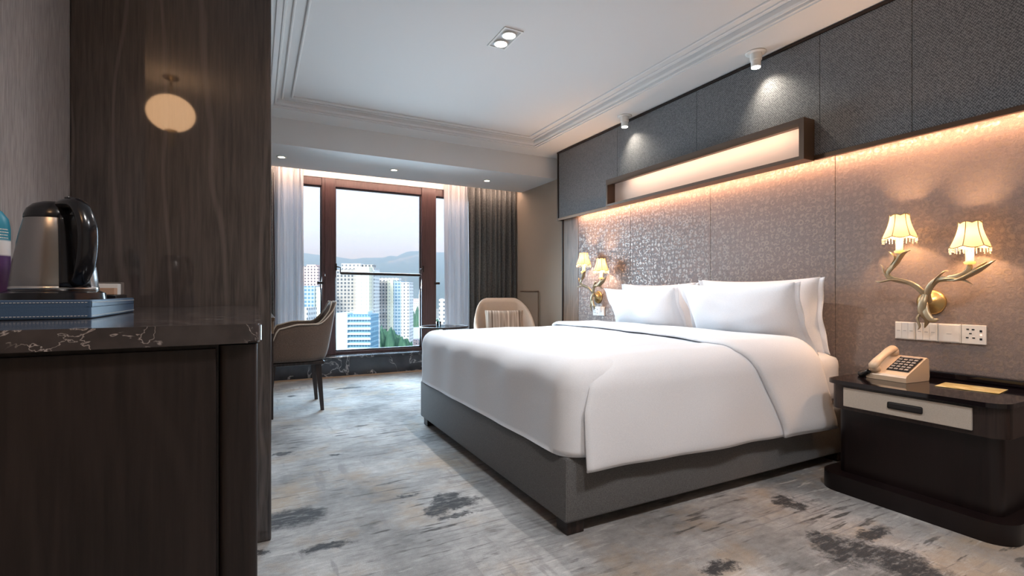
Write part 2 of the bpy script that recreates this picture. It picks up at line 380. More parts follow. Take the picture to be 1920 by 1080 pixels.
# window soffit with curtain pocket behind it
b = MB(); b.box(-0.7, 3.2, 4.83, 5.70, HS, HT - 0.001)
struct(b.build('ceiling_soffit', m_ceil))
b = MB(); b.box(-0.7, 3.2, 5.945, YW + 0.2, 2.259, HT - .001); b.box(-0.7, 0.10, YW + .02, YW + 0.2, 0, 2.26); b.box(2.65, 3.3, YW + .02, YW + 0.2, 0, 2.26)
b.box(-0.7, 3.2, YW + 0.02, YW + 0.2, -0.1, 0.2)
struct(b.build('wall_window', m_ceil))
struct(MB().box(XL - 0.1, XL, 0.86, YW + .1, 0, HT).build('wall_left', m_grey))
b = MB(); b.box(-1.3, -1.2, YB, 0.86, 0, HT); b.box(-1.3, XL - .1, 0.86, 0.96, 0, HT); struct(b.build('wall_entry', m_wallp))
struct(MB().box(-1.3, 3.2, YB - 0.1, YB, 0, HT).build('wall_back', m_wallp))
b = MB(); b.box(XP, XP + 0.1, YB, YW + 0.1, 0, HT); struct(b.build('wall_right', m_wallp))
# low boxed-in casing on the side wall behind the armchair
b = MB(); b.box(XP - 0.02, XP, 5.24, 5.70, 0, 0.955, 0.004); struct(b.build('trim_5', m_wallp))
b = MB(); b.box(XP - 0.026, XP - .019, 5.232, 5.70, 0.955, 0.968); b.box(XP - 0.026, XP - .019, 5.232, 5.240, 0, 0.968); struct(b.build('trim_6', m_brown))
# sill platform
b = MB(); b.box(-0.54, 3.12, 5.765, YW + 0.02, 0, 0.205); struct(b.build('trim_7', m_sill))
b = MB(); b.box(-0.54, 3.12, 5.745, YW + .02, 0.205, 0.232, 0.005); struct(b.build('trim_8', m_sill))
b = MB(); b.box(-0.5, 3.1, 5.735, 5.765, 0.0, 0.012); struct(b.build('trim_9', M('tan_strip', (0.45, 0.30, 0.2), 0.5).m))

# ---- headboard wall: wallpaper panels below, woven panels above
def seams_panels(name, x0, x1, ys, z0, z1, mat):
    b = MB()
    for a, c_ in zip(ys, ys[1:]): b.box(x0, x1, a + 0.0012, c_ - 0.0012, z0, z1, 0.0012, 1)
    return b.build(name, mat)
struct(MB().box(XW + 0.02, XP, YB, 4.60, 0, 2.49).build('wall_headboard', m_darkwood))
p = seams_panels('trim_10', XW, XW + 0.02, [-1.6, -0.11, 0.79, 1.69, 2.59, 3.48, 4.30], 0, 1.80, m_curl); struct(p)
struct(MB().box(XW - .002, XW + 0.02, 4.301, 4.585, 0, 1.76).build('trim_11', m_brown))
p = seams_panels('trim_12', 2.972, XW + 0.02, [-1.6, -0.1, 0.82, 1.277, 1.74, 2.66, 3.585, 4.575], 1.765, 2.482, m_weave); struct(p)
b = MB(); b.box(2.965, XP, 4.577, 4.60, 1.742, 2.49); b.box(3.028, XP, 4.585, 4.60, 0, 1.742); struct(b.build('trim_13', m_bronze_dark))
struct(MB().box(2.962, XP, YB, 4.60, 2.482, 2.5).build('trim_14', m_bronze_dark))
b = MB(); b.box(2.962, 2.976, YB, 4.585, 1.742, 1.768); b.box(2.976, 3.03, YB, 4.585, 1.756, 1.768); struct(b.build('trim_15', m_bronze))
m_led = emis('led_warm', (1.0, 0.53, 0.30), 48)
t = MB().box(2.977, 2.990, -0.8, 4.28, 1.7480, 1.7555).build('strip_light', m_led)
tag(t, 'warm strip light running under the charcoal fabric panel above the wallpaper', 'strip light')

# ---- illuminated shelf box
e = empty('wall_light_box', (2.9, 2.69, 1.74), 'long dark bronze framed wall box glowing warm above the bed', 'wall light')
Y0, Y1, X0_, X1_, Z0, Z1 = 1.77, 3.617, 2.865, 2.97, 1.738, 1.985
b = MB()
b.box(X0_, X1_ , Y0, Y0 + 0.03, Z0, Z1); b.box(X0_, X1_, Y1 - 0.02, Y1, Z0, Z1)
b.box(X0_, X1_, Y0 + .03, Y1 - .02, Z0, Z0 + 0.022); b.box(X0_, X1_, Y0 + .03, Y1 - .02, Z1 - 0.03, Z1)
fo = b.build('frame', m_boxf, e); fo.location = -e.location
fo2 = MB().box(2.955, 2.9695, Y0 + .03, Y1 - .02, Z0 + .022, Z1 - .03).build('back_panel', plaster('warm_white_panel', (0.82, 0.68, 0.58)), e); fo2.location = -e.location
l_ = MB().box(2.876, 2.884, Y0 + 0.08, Y1 - 0.25, Z1 - 0.037, Z1 - 0.031).build('led_strip', emis('led_box', (1.0, 0.66, 0.46), 24), e); l_.location = -e.location
b = MB().box(X0_ - 0.001, X0_ + .006, Y0 + 0.03, Y1 - 0.02, Z1 - 0.050, Z1 - 0.03).build('cover_lip', m_bronze, e); b.location = -e.location

# ---- tall dark veneer partition at the counter's back end
b = MB(); b.box(XL, 0.052, 2.09, 2.20, 0, HB - .001, 0.006); pp = struct(b.build('wall_partition', m_panel))

# ------------------------------------------------------------------ window joinery
def wx(u, Y=YW):   # world X on plane Y for column u
    t_ = (u - 960) / F; return Y * (math.sin(TH) + t_ * math.cos(TH)) / (math.cos(TH) - t_ * math.sin(TH))
YF = 5.955
x565, x603, x628, x791, x817, x835 = [wx(u, YF) for u in (565, 603, 629, 790, 817, 835)]
ZP0, ZP1 = 0.262, 2.165
wd = MB()
wd.box(0.1, 2.65, YF, YF + 0.08, 2.165, 2.258, 0.006); wd.box(0.1, 2.65, YF, YF + 0.08, 0.232, ZP0, 0.004)
wd.box(x603, x628, YF - 0.02, YF + 0.08, 0.232, 2.258, 0.006); wd.box(x791, x817, YF - 0.02, YF + 0.08, 0.232, 2.258, 0.006)
wd.box(0.1, 0.2, YF, YF + .08, .232, 2.258); wd.box(2.55, 2.65, YF, YF + .08, .232, 2.258)
wf = struct(wd.build('window_1', m_frame))
m_alu = M('dark_aluminium', (0.07, 0.06, 0.065), 0.4, 0.3).m
b = MB()
for xa, xb in ((0.2, x603), (x628, x791), (x817, 2.55)):
    z1 = ZP1
    b.box(xa, xa + 0.012, YF + 0.03, YF + 0.06, ZP0, z1); b.box(xb - 0.012, xb, YF + 0.03, YF + 0.06, ZP0, z1)
    b.box(xa, xb, YF + 0.03, YF + 0.06, ZP0, ZP0 + 0.018); b.box(xa, xb, YF + 0.03, YF + 0.06, z1 - 0.014, z1)
b.build('sash', m_alu, wf)
MB().box(x628 + .01, x791 - .01, YF + 0.042, YF + 0.048, ZP0 + .01, ZP1 - .01).build('pane', m_glass, wf)
MB().box(.2, x603 - .01, YF + 0.042, YF + 0.048, ZP0 + .01, ZP1 - .01).build('pane', m_glass, wf)
MB().box(x817 + .01, 2.55, YF + 0.042, YF + 0.048, ZP0 + .01, ZP1 - .01).build('pane', m_glass, wf)
b = MB(); b.box(x603 + .035, x603 + .055, YF - 0.03, YF - 0.02, .26, 2.25); b.build('frame_bead', m_frame, wf)
# guard bar across the middle pane
e = empty('guard_rail', (x628, YF - .06, 1.16), 'black guard rail bar across the tall middle window pane', 'rail')
b = MB(); b.tube([(0.045, 0, 0.01), (x791 - x628 - 0.03, 0, 0.0)], 0.018, 12); b.build('bar', m_bronze_dark, e)
for xx in (0.045, x791 - x628 - 0.03):
    s_ = -1 if xx < 0.1 else 1
    b = MB(); b.tube([(xx, 0, 0), (xx, 0, 0.075), (xx + s_ * 0.045, 0.03, 0.085)], 0.008, 8); b.box(xx + s_ * .045 - .012, xx + s_ * .045 + .012, 0.028, 0.04, 0.04, 0.12, .002); b.build('bracket', m_bronze_dark, e)
for nm, uu, lb in (('window_handle', 597, 'small dark window handle on the left narrow pane'), ('window_handle', 825, 'small dark window handle on the right narrow pane')):
    p_ = at(uu, 531, 5.75 if uu < 700 else 6.1); h_ = MB().box(-0.035, 0.035, -0.03, 0.0, -0.014, 0.014, 0.004).build(nm, m_bronze_dark); h_.location = (p_.x, YF, p_.z); tag(h_, lb, 'handle')

# curtains
def curtain(name, xa, xb, y, z0, z1, amp, waves, mat, label, cat, th=0.006, ph=0.0, group=None):
    b = MB(); rnd = random.Random(int(xa * 100) + 5); fr = [rnd.uniform(0.8, 1.25) for _ in range(4)]
    n = int(waves * 14)
    def fn(a, c_):
        w = a * waves * 2 * PI + ph
        env = 0.75 + 0.25 * math.sin(a * 7 * fr[0] + 1)
        w2 = w + 0.9 * math.sin(a * 9 * fr[1]) + 0.25 * math.sin(c_ * 3 + a * 11)
        yy = y + amp * env * math.sin(w2) + 0.15 * amp * math.sin(w2 * 2.3)
        return (xa + (xb - xa) * a + 0.006 * math.sin(c_ * 5 + a * 20), yy, z0 + (z1 - z0) * c_)
    b.sheet(fn, n, 24, th); o = b.build(name, mat, smooth=True)
    return tag(o, label, cat, group)
curtain('drape', 2.43, 3.10, 5.84, 0.235, 2.47, 0.035, 9, m_drape, 'heavy grey velvet drape hanging right of the window', 'curtain')
curtain('drape', -0.45, 0.165, 5.83, 0.235, 2.47, 0.035, 8, m_drape, 'grey drape edge seen between veneer partition and left sheer', 'curtain')
curtain('sheer_curtain', 0.175, 0.47, 5.86, 0.235, 2.47, 0.03, 5, m_sheer, 'white sheer curtain gathered at the left of the window, behind the desk chair', 'curtain', 0.002)
curtain('sheer_curtain', 2.12, 2.455, 5.915, 0.235, 2.47, 0.026, 5, m_sheer, 'white sheer curtain gathered beside the grey velvet drape', 'curtain', 0.002)
t = MB().box(0.0, 3.05, 5.705, 5.72, 2.275, 2.292).build('strip_light', emis('led_pocket', (1.0, 0.70, 0.54), 30))
tag(t, 'warm strip light in the curtain pocket along the top of the window', 'strip light')

# ------------------------------------------------------------------ ceiling fittings
e = empty('twin_downlight', (1.40, 2.78, HT), 'square-framed twin downlight recessed in the middle of the ceiling', 'ceiling light')
b = MB(); w_, l_ = 0.065, 0.128
for a_, c_, d_, f_ in ((-w_, -w_ + .012, -l_, l_), (w_ - .012, w_, -l_, l_), (-w_ + .012, w_ - .012, -l_, -l_ + .012), (-w_ + .012, w_ - .012, l_ - .012, l_)):
    b.box(a_, c_, d_, f_, -0.006, -0.0005)
b.build('trim_frame', m_white, e)
MB().box(-w_ + .012, w_ - .012, -l_ + .012, l_ - .012, -0.003, -0.001).build('reflector', M('silver_tray', (0.6, 0.58, 0.56), 0.4, 0.2).m, e)
for s_ in (-1, 1):
    MB().lathe([(0.040, -0.012), (0.046, -0.012), (0.048, -0.004), (0.040, -0.003), (0.040, -0.012)], 28, (0, s_ * 0.058, 0), cap=False).build('lamp_ring', m_white, e, True)
    MB().lathe([(0.0, -0.007), (0.038, -0.007), (0.038, -0.0035), (0, -0.0035)], 28, (0, s_ * 0.058, 0), cap=False).build('lens', emis('downlight_lens', (1, 0.93, 0.85), 6), e)
# surface spot lights over the headboard
e = empty('ceiling_spotlight', (2.875, 2.09, HB), 'white ceiling spotlight nearer the camera, above the wall box', 'spotlight', 'spotlights over the headboard')
MB().lathe([(0.0, -0.0005), (0.062, -0.0005), (0.062, -0.006), (0.05, -0.009), (0, -0.009)], 32, cap=False).build('ceiling_rose', m_white, e, True)
MB().lathe([(0.0, -0.008), (0.036, -0.008), (0.036, -0.05), (0.031, -0.055), (0.029, -0.095), (0.0, -0.095)], 32, cap=False).build('barrel', m_white, e, angle=40)
MB().lathe([(0.0, -0.099), (0.027, -0.099), (0.027, -0.0955), (0, -0.0955)], 24, cap=False).build('lens', emis('spot_lens', (1, 0.95, 0.85), 6), e)
e2 = copy_tree(e, label='white ceiling spotlight farther from the camera, over the far half of the bed'); e2.location = (2.885, 3.38, HB)
for y_ in (2.09, 3.38):
    k = light('spotlight_beam', 'SPOT', (2.875, y_, HB - 0.105), (0, 0, 0), 11 if y_ < 3 else 8, (1, 0.92, 0.78), spot_size=1.9, spot_blend=1.0, shadow_soft_size=0.02)
    aim(k, (2.97, y_ - 0.08, 2.05))
m_lens = emis('small_lens', (1.0, 0.86, 0.6), 9)
e = empty('recessed_downlight', (1.32, 5.28, HS), 'small round recessed downlight in the middle of the window soffit', 'ceiling light', 'small downlights in the window soffit')
MB().lathe([(0.030, -0.0005), (0.047, -0.0005), (0.045, -0.005), (0.030, -0.004)], 28, cap=False).build('trim_ring', m_white, e, True)
MB().lathe([(0.0, -0.003), (0.031, -0.003), (0.031, -0.0008), (0, -0.0008)], 24, cap=False).build('lens', m_lens, e)
for xx, lb in ((0.22, 'small round recessed downlight at the left end of the window soffit'), (2.42, 'small round recessed downlight above the drape end of the window soffit')):
    q = copy_tree(e, label=lb); q.location = (xx, 5.28, HS)
for xx in (0.22, 1.32, 2.42):
    light('soffit_beam', 'SPOT', (xx, 5.28, HS - 0.01), (0, 0, 0), 6, (1, 0.85, 0.65), spot_size=1.6, spot_blend=0.8, shadow_soft_size=0.03)

# ------------------------------------------------------------------ bed
BX0, BX1, BY0, BY1 = 1.055, 3.02, 1.575, 3.456
bed = empty('bed', (1.9, 2.5, 0), 'king size bed with grey upholstered base and white mattress', 'bed')
def rel(o, p): o.parent = p; o.location = o.location - p.location; return o
def rbox(x0, x1, y0, y1, z0, z1, r, nx, ny, nz, f=None, flat=False):
    """rounded box made of a subdivided shell"""
    b = MB(); bm = b.bm; r0 = r
    cache = {}
    def V(i, j, k):
        key = (i, j, k)
        if key not in cache:
            p = Vector((x0 + (x1 - x0) * i / nx, y0 + (y1 - y0) * j / ny, z0 + (z1 - z0) * k / nz))
            q = Vector((min(max(p.x, x0 + r), x1 - r), min(max(p.y, y0 + r), y1 - r), min(max(p.z, z0 + (0 if flat else r)), z1 - r)))
            d_ = p - q
            if d_.length > 1e-9: p = q + d_.normalized() * min(r, d_.length * 10)
            if f: p = f(p)
            cache[key] = bm.verts.new(p)
        return cache[key]
    for i in range(nx):
        for j in range(ny):
            bm.faces.new((V(i, j, 0), V(i, j + 1, 0), V(i + 1, j + 1, 0), V(i + 1, j, 0))); bm.faces.new((V(i, j, nz), V(i + 1, j, nz), V(i + 1, j + 1, nz), V(i, j + 1, nz)))
    for i in range(nx):
        for k in range(nz):
            bm.faces.new((V(i, 0, k), V(i + 1, 0, k), V(i + 1, 0, k + 1), V(i, 0, k + 1))); bm.faces.new((V(i, ny, k), V(i, ny, k + 1), V(i + 1, ny, k + 1), V(i + 1, ny, k)))
    for j in range(ny):
        for k in range(nz):
            bm.faces.new((V(0, j, k), V(0, j, k + 1), V(0, j + 1, k + 1), V(0, j + 1, k))); bm.faces.new((V(nx, j, k), V(nx, j + 1, k), V(nx, j + 1, k + 1), V(nx, j, k + 1)))
    return b
b = MB().box(BX0, BX1, BY0, BY1, 0.056, 0.312, 0.012, 3); o = b.build('base', m_base, angle=50); rel(o, bed)
b = MB()
for (x_, y_) in ((BX0 + 0.012, BY0 + 0.012),): b.tube([(BX0 + .0035, BY0 + .0035, 0.066), (BX0 + .0035, BY0 + .0035, 0.302)], 0.003, 8)
o = b.build('corner_piping', m_base); rel(o, bed)
for x_ in (BX0 + 0.02, 2.0, BX1 - 0.13):
    for y_ in (BY0 + 0.02, BY1 - 0.10):
        if x_ == 2.0: continue
        o = MB().box(x_, x_ + 0.08, y_, y_ + 0.08, 0, 0.057, 0.003).build('leg', m_darkwood); rel(o, bed)
def soft(p, s=1.0):
    n_ = noise.noise_vector(p * 3.1) * 0.010 * s + noise.noise_vector(p * 8) * 0.0025 * s
    return p + n_
o = rbox(1.10, 2.985, 1.61, 3.42, 0.313, 0.605, 0.07, 24, 24, 8, lambda p: soft(p, .4)).build('mattress', m_sheet, smooth=True); rel(o, bed)

def duv(p):
    # gentle crown across the top, tighter at the foot
    cx = max(0.0, 1 - ((p.x - 1.8) / 0.95) ** 2); cy = max(0.0, 1 - ((p.y - 2.52) / 1.0) ** 2)
    if p.z > 0.5: p = Vector((p.x, p.y, p.z + 0.022 * cx * cy))
    q = soft(p, 0.9 if p.z > 0.5 else 0.3)
    q.x = p.x if p.x > 2.5 else q.x
    # shallow tension waves running down the foot end
    if p.z < 0.6: q.x += 0.0018 * math.sin(p.y * 17 + 3 * p.z)
    return q
dv = rbox(1.045, 2.60, 1.545, 3.485, 0.3135, 0.675, 0.105, 60, 70, 16, duv, True)
DV = duvet_profile = None
def arc(cy, cz, r, a0, a1, n):
    return [(cy + r * math.cos(a0 + (a1 - a0) * i / n), cz + r * math.sin(a0 + (a1 - a0) * i / n)) for i in range(n + 1)]
def topz(x_, y_):
    cx = max(0.0, 1 - ((x_ - 1.8) / 0.95) ** 2); cy = max(0.0, 1 - ((y_ - 2.52) / 1.0) ** 2); return 0.022 * cx * cy
def side_profile(off, hem, y_in=1.80, lean=0.012):
    """(y, z) points from the bed top at y_in, over the near edge, down to the hem"""
    pts = [(y_in - (y_in - 1.67) * i / 4, 0.672 + off) for i in range(4)]
    pts += arc(1.665, 0.555, 0.117 + off, PI / 2, PI, 9)
    y_ = 1.665 - 0.117 - off
    for i in range(1, 15): f_ = i / 14; pts.append((y_ - lean * math.sin(f_ * PI / 2), 0.555 + (hem - 0.555) * f_))
    return pts
def resample(pts, n):
    L = [0]
    for a, c_ in zip(pts, pts[1:]): L.append(L[-1] + math.dist(a, c_))
    out = []
    for i in range(n + 1):
        s_ = L[-1] * i / n; k = max(j for j in range(len(L)) if L[j] <= s_ + 1e-9); k = min(k, len(pts) - 2)
        f_ = (s_ - L[k]) / (L[k + 1] - L[k]); out.append((pts[k][0] + (pts[k + 1][0] - pts[k][0]) * f_, pts[k][1] + (pts[k + 1][1] - pts[k][1]) * f_))
    return out
def drop(xa, xb, off, hem_a, hem_b, prof_fn=side_profile, y_in=1.8, amp=0.006, nu=60, nv=44, th=0.018, far=False):
    cache = {}
    def fn(a, c_):
        hem = hem_a + (hem_b - hem_a) * a
        key = round(a, 5)
        if key not in cache: cache[key] = resample(prof_fn(off, hem, y_in), nv)
        y_, z_ = cache[key][min(nv, int(round(c_ * nv)))]
        dd = max(0.0, min(1.0, (0.67 - z_) / 0.4))
        X = xa(y_, dd) + (xb(y_, dd) - xa(y_, dd)) * a
        w_ = amp * dd * (math.sin(X * 7.5 + 0.6) + 0.5 * math.sin(X * 17 + z_ * 5))
        p = Vector((X, y_ - w_ - 0.005 * dd, z_ + topz(X, y_)))
        if prof_fn is side_profile: p.z -= 0.035 * (1 - min(1, dd * 4)) * max(0.0, 1 - a / 0.14)
        return p + noise.noise_vector(p * 4) * 0.006
    return fn, nu, nv, th
fn, nu, nv, th = drop(lambda y_, d_: 1.17 - 0.055 * min(1, d_ * 2.2), lambda y_, d_: 2.56 + 0.16 * d_ ** 1.3, 0.004, 0.262, 0.225)
dv.sheet(fn, nu, nv, th)
duvet = dv.build('duvet', m_sheet, smooth=True)
tag(duvet, 'thick white duvet spread over the bed and hanging over its near side', 'duvet')
# turned-back band of the duvet
def band_profile(off, hem, y_in):
    far = [(3.495 + off, 0.50), (3.49 + off, 0.56)] + arc(3.37, 0.555, 0.117 + off, 0.1, PI / 2, 8) + [(3.3 - i * 0.15, 0.672 + off) for i in range(10)]
    return far + side_profile(off, hem, 1.86)
fn, nu, nv, th = drop(lambda y_, d_: 2.03 + 0.08 * max(0, (y_ - 1.7)) + 0.27 * d_ ** 0.75, lambda y_, d_: 2.60 + 0.13 * d_ ** 1.3, 0.021, 0.235, 0.235, band_profile, nu=24, nv=110, th=0.03, amp=0.005)
b = MB(); b.sheet(fn, nu, nv, th); o = b.build('turned_back_band', m_sheet, duvet, smooth=True)

def pillow(name, w_, h_, t_, loc, rz, tilt, label, seed=0, flange=0.0):
    b = MB(); n = 26
    def shp(s_):
        def fn(a, c_):
            x_, y_ = a * 2 - 1, c_ * 2 - 1
            k = max(0.0, (1 - abs(x_) ** 2.6)) * max(0.0, (1 - abs(y_) ** 2.6))
            X = x_ * w_ / 2 * (1 - 0.07 * (1 - y_ * y_)); Z = y_ * h_ / 2 * (1 - 0.09 * (1 - x_ * x_))
            th_ = t_ / 2 * k ** 0.5 + 0.004
            nn = noise.noise(Vector((x_ * 2.2 + seed, y_ * 2.2, s_ * 3))) * 0.016 * k
            return (X, s_ * (th_ + nn), Z)
        return fn
    b.grid(shp(1), n, n); b.grid(shp(-1), n, n)
    bmesh.ops.remove_doubles(b.bm, verts=b.bm.verts, dist=0.0001)
    # close the rim
    be = [e_ for e_ in b.bm.edges if e_.is_boundary]
    bmesh.ops.bridge_loops(b.bm, edges=be)
    if flange:
        fl_ = MB()
        for sx in (-1, 1):
            def ff(a, c_, sx=sx):
                y_ = c_ * 2 - 1; x0 = w_ / 2 * (1 - 0.07 * (1 - y_ * y_)) - 0.01
                return (sx * (x0 + a * (flange + 0.01)), 0.008 * math.sin(c_ * 14 + seed) * a, y_ * h_ / 2 * (0.97 + 0.03 * a))
            b.sheet(ff, 4, 24, 0.006)
    o = b.build(name, m_sheet, smooth=True)
    # local x -> along bed width (world Y), local y -> thickness, z up; lean back by tilt
    o.rotation_euler = (0, 0, 0)
    o.matrix_world = Matrix.Translation(loc) @ Matrix.Rotation(PI / 2 + rz, 4, 'Z') @ Matrix.Rotation(tilt, 4, 'X')
    tag(o, label, 'pillow', 'white pillows on the bed'); return o
# local +Y after Rz(90) is world -X : the pillow's face looks to the foot of the bed; tilt>0 leans its top to the wall
pillow('pillow', 0.84, 0.45, 0.19, (2.90, 2.10, 0.815), 0, -0.12, 'white back pillow against the wall on the side near the phone', 1, 0.03)
pillow('pillow', 0.80, 0.43, 0.19, (2.90, 2.98, 0.81), 0, -0.12, 'white back pillow against the wall on the window side', 2, 0.03)
pillow('pillow', 0.78, 0.45, 0.17, (2.69, 2.06, 0.80), 0.04, -0.42, 'white front pillow on the side near the phone, leaning on another', 3, 0.03)
pillow('pillow', 0.78, 0.42, 0.17, (2.68, 2.90, 0.79), -0.02, -0.42, 'white front pillow on the window side, leaning on another', 4, 0.03)

# ------------------------------------------------------------------ nightstand
def rr(x0, x1, y0, y1, r, corners='all', n=8):
    """rounded rectangle polygon, rounding only the room-side (x0) corners when asked"""
    pts = []
    def c_(cx, cy, a): return [(cx + r * math.cos(a + PI / 2 * i / n), cy + r * math.sin(a + PI / 2 * i / n)) for i in range(n + 1)]
    pts += [(x1, y0), (x1, y1)] if corners == 'front' else c_(x1 - r, y0 + r, -PI / 2) + c_(x1 - r, y1 - r, 0)
    pts += c_(x0 + r, y1 - r, PI / 2) + c_(x0 + r, y0 + r, PI)
    return pts
NS = empty('nightstand', (2.75, 1.12, 0), 'dark espresso nightstand with cream drawer front and glossy black top', 'nightstand')
def nrel(o): o.location = -NS.location; o.parent = NS; return o
nrel(MB().prism(rr(2.455, 3.03, 0.745, 1.455, 0.09, 'front'), 0.0, 0.08).build('plinth', m_nsbody, angle=30))
nrel(MB().prism(rr(2.535, 3.025, 0.80, 1.40, 0.04, 'front'), 0.08, 0.39).build('cabinet', m_nsbody, angle=30))
nrel(MB().prism(rr(2.505, 3.028, 0.775, 1.425, 0.06, 'front'), 0.388, 0.508).build('drawer_housing', m_darkwood, angle=30))
nrel(MB().prism(rr(2.485, 3.028, 0.77, 1.44, 0.07, 'front'), 0.508, 0.526).build('top', m_nstop, angle=30))
nrel(MB().box(2.985, 3.03, 0.70, 1.445, 0.526, 0.560, 0.006).build('back_ledge', m_nstop))
dr = nrel(MB().box(2.497, 2.510, 0.875, 1.352, 0.405, 0.494, 0.002).build('drawer', fabric('cream_leather', (0.40, 0.35, 0.29), (0.48, 0.42, 0.36), 500, .2)))
hd = MB().box(2.4925, 2.4985, 1.035, 1.165, 0.434, 0.464, 0.006).build('handle', M('drawer_slot', (0.01, 0.008, 0.008), .5).m); hd.parent = dr

# telephone
ph = empty('telephone', (2.80, 1.24, 0.527), 'cream desk telephone with dark keypad on the nightstand', 'telephone')
ph.rotation_euler.z = -PI / 2 - 0.08; ph.location = (2.77, 1.262, 0.527)
m_cream = M('cream_plastic', (0.62, 0.47, 0.33), 0.3).m
b = MB(); b.prism([(-0.09, 0), (0.09, 0), (0.095, 0.02), (0.09, 0.103), (0.075, 0.110), (-0.085, 0.032), (-0.092, 0.022)], -0.078, 0.098, 'x')
bb = b; o = bb.build('body', m_cream, ph)
sl = math.atan2(0.078, 0.16)
def on_slope(o, y_, x_, dz=0.001):
    o.location = (x_, y_, 0.032 + (y_ + 0.085) * math.tan(sl) + dz); o.rotation_euler = (sl, 0, 0)
q = MB().box(-0.048, 0.048, -0.062, 0.068, 0, 0.003, 0.001).build('keypad', m_black, ph); on_slope(q, 0.0, 0.042)
m_key = M('key_grey', (0.28, 0.25, 0.23), 0.5).m
for r_ in range(5):
    for c_ in range(4):
        k = MB().box(-0.008, 0.008, -0.006, 0.006, 0.0, 0.004, 0.001, 1).build('key', m_key, q); k.location = (-0.033 + c_ * 0.022, -0.05 + r_ * 0.022, 0.0028)
k = MB().box(-0.04, 0.04, -0.004, 0.004, 0, 0.004).build('key', m_key, q); k.location = (0, 0.058, 0.0028)
hs = MB()
hs.tube([(0, -0.10, 0.018), (0, -0.085, 0.03), (0, -0.05, 0.036), (0, 0.0, 0.037), (0, 0.05, 0.036), (0, 0.085, 0.03), (0, 0.10, 0.018)], [0.016, 0.023, 0.021, 0.019, 0.021, 0.023, 0.016], 14, 0.75)
hs.lathe([(0.0, 0.0), (0.022, 0.0), (0.024, 0.018), (0.018, 0.03)], 18, (0, -0.082, 0)); hs.lathe([(0.0, 0.0), (0.022, 0.0), (0.024, 0.018), (0.018, 0.03)], 18, (0, 0.082, 0))
hs = hs.build('handset', m_cream, ph, smooth=True); on_slope(hs, 0.0, -0.044, 0.002)
cd = MB(); pts = []
base = [Vector((-0.06, -0.10, 0.035)), Vector((-0.10, -0.085, 0.012)), Vector((-0.135, -0.04, 0.012)), Vector((-0.125, 0.02, 0.012)), Vector((-0.155, 0.05, 0.012)), Vector((-0.13, 0.085, 0.012)), Vector((-0.085, 0.06, 0.013))]
def cat(P, t_):
    n_ = len(P) - 1; k_ = min(int(t_ * n_), n_ - 1); f_ = t_ * n_ - k_
    p0, p1, p2, p3 = P[max(k_ - 1, 0)], P[k_], P[k_ + 1], P[min(k_ + 2, n_)]
    return 0.5 * ((2 * p1) + (-p0 + p2) * f_ + (2 * p0 - 5 * p1 + 4 * p2 - p3) * f_ ** 2 + (-p0 + 3 * p1 - 3 * p2 + p3) * f_ ** 3)
for i in range(760):
    t_ = i / 759; p_ = cat(base, t_); tg = (cat(base, min(1, t_ + .01)) - cat(base, max(0, t_ - .01))).normalized()
    a_ = tg.cross(Vector((0, 0, 1))).normalized(); b_ = tg.cross(a_); w_ = t_ * 2 * PI * 48
    pts.append(p_ + (a_ * math.cos(w_) + b_ * math.sin(w_)) * 0.009)
cd.tube(pts, 0.0026, 6); cd.build('coiled_cord', m_black, ph, smooth=True)

# leaflet
lf = MB().box(-0.075, 0.075, -0.105, 0.105, 0, 0.002, 0.0005, 1)
x = M('ochre_card', (0.55, 0.40, 0.12), 0.35); n = x.noise(x.coord((30, 12, 1)), 1.5, 3); x.base(x.ramp(n, [(0.42, (0.50, 0.36, 0.10)), (0.6, (0.72, 0.62, 0.36))]))
lf = lf.build('leaflet', x.m); lf.location = (2.80, 0.985, 0.527); lf.rotation_euler.z = 0.12
tag(lf, 'yellow leaflet lying on the glossy nightstand top', 'leaflet')

# ------------------------------------------------------------------ switches on the headboard wall
def plate(kind, y_c, z_c, label, group='switch plates by the telephone', s_=0.0455):
    e = empty('switch_plate' if kind != 'socket' else 'wall_socket', (XW, y_c, z_c), label, 'socket' if kind == 'socket' else 'switch', group)
    MB().box(-0.009, 0, -s_, s_, -s_, s_, 0.002).build('plate', m_white, e)
    if kind == 'three':
        for i in range(3):
            q = MB().box(-0.0115, -0.009, -0.0135, 0.0135, -0.042, 0.042, 0.001, 1).build('rocker', m_white, e); q.location.y = 0.0285 - i * 0.0285
            MB().box(-0.0122, -0.0114, -0.007, 0.007, -0.001, 0.001).build('mark', M('mark_grey', (0.25,) * 3).m, q)
    elif kind == 'one':
        q = MB().box(-0.0115, -0.009, -0.041, 0.041, -0.041, 0.041, 0.001, 1).build('rocker', m_white, e)
        MB().box(-0.0122, -0.0114, -0.010, 0.010, -0.004, -0.002).build('mark', bpy.data.materials['mark_grey'], q)
    else:
        b = MB()
        for (a_, c_) in ((0.022, 0.024), (0.002, 0.024), (0.012, 0.004), (0.024, -0.016), (0.0, -0.016)): b.box(-0.0098, -0.0088, a_ - .005, a_ + .005, c_ - .003, c_ + .003)
        b.build('pin_slot', m_black, e)
        for c_ in (0.018, -0.020): MB().box(-0.0098, -0.0088, -0.031, -0.022, c_ - .005, c_ + .005).build('usb_port', m_black, e)
        MB().box(-0.0100, -0.0088, -0.030, -0.024, -0.003, 0.003).build('pilot_light', m_red, e)
    return e
ys = [1.334, 1.241, 1.148, 1.055]
for y_, kd, lb in zip(ys, ('three', 'three', 'one', 'socket'), ('three-rocker white switch plate, first from the pillows', 'three-rocker white switch plate directly under the near wall lamp', 'single blank-rocker white switch plate beside the socket', 'white power socket with red pilot light at the end of the switch row')):
    plate(kd, y_, 0.748, lb)
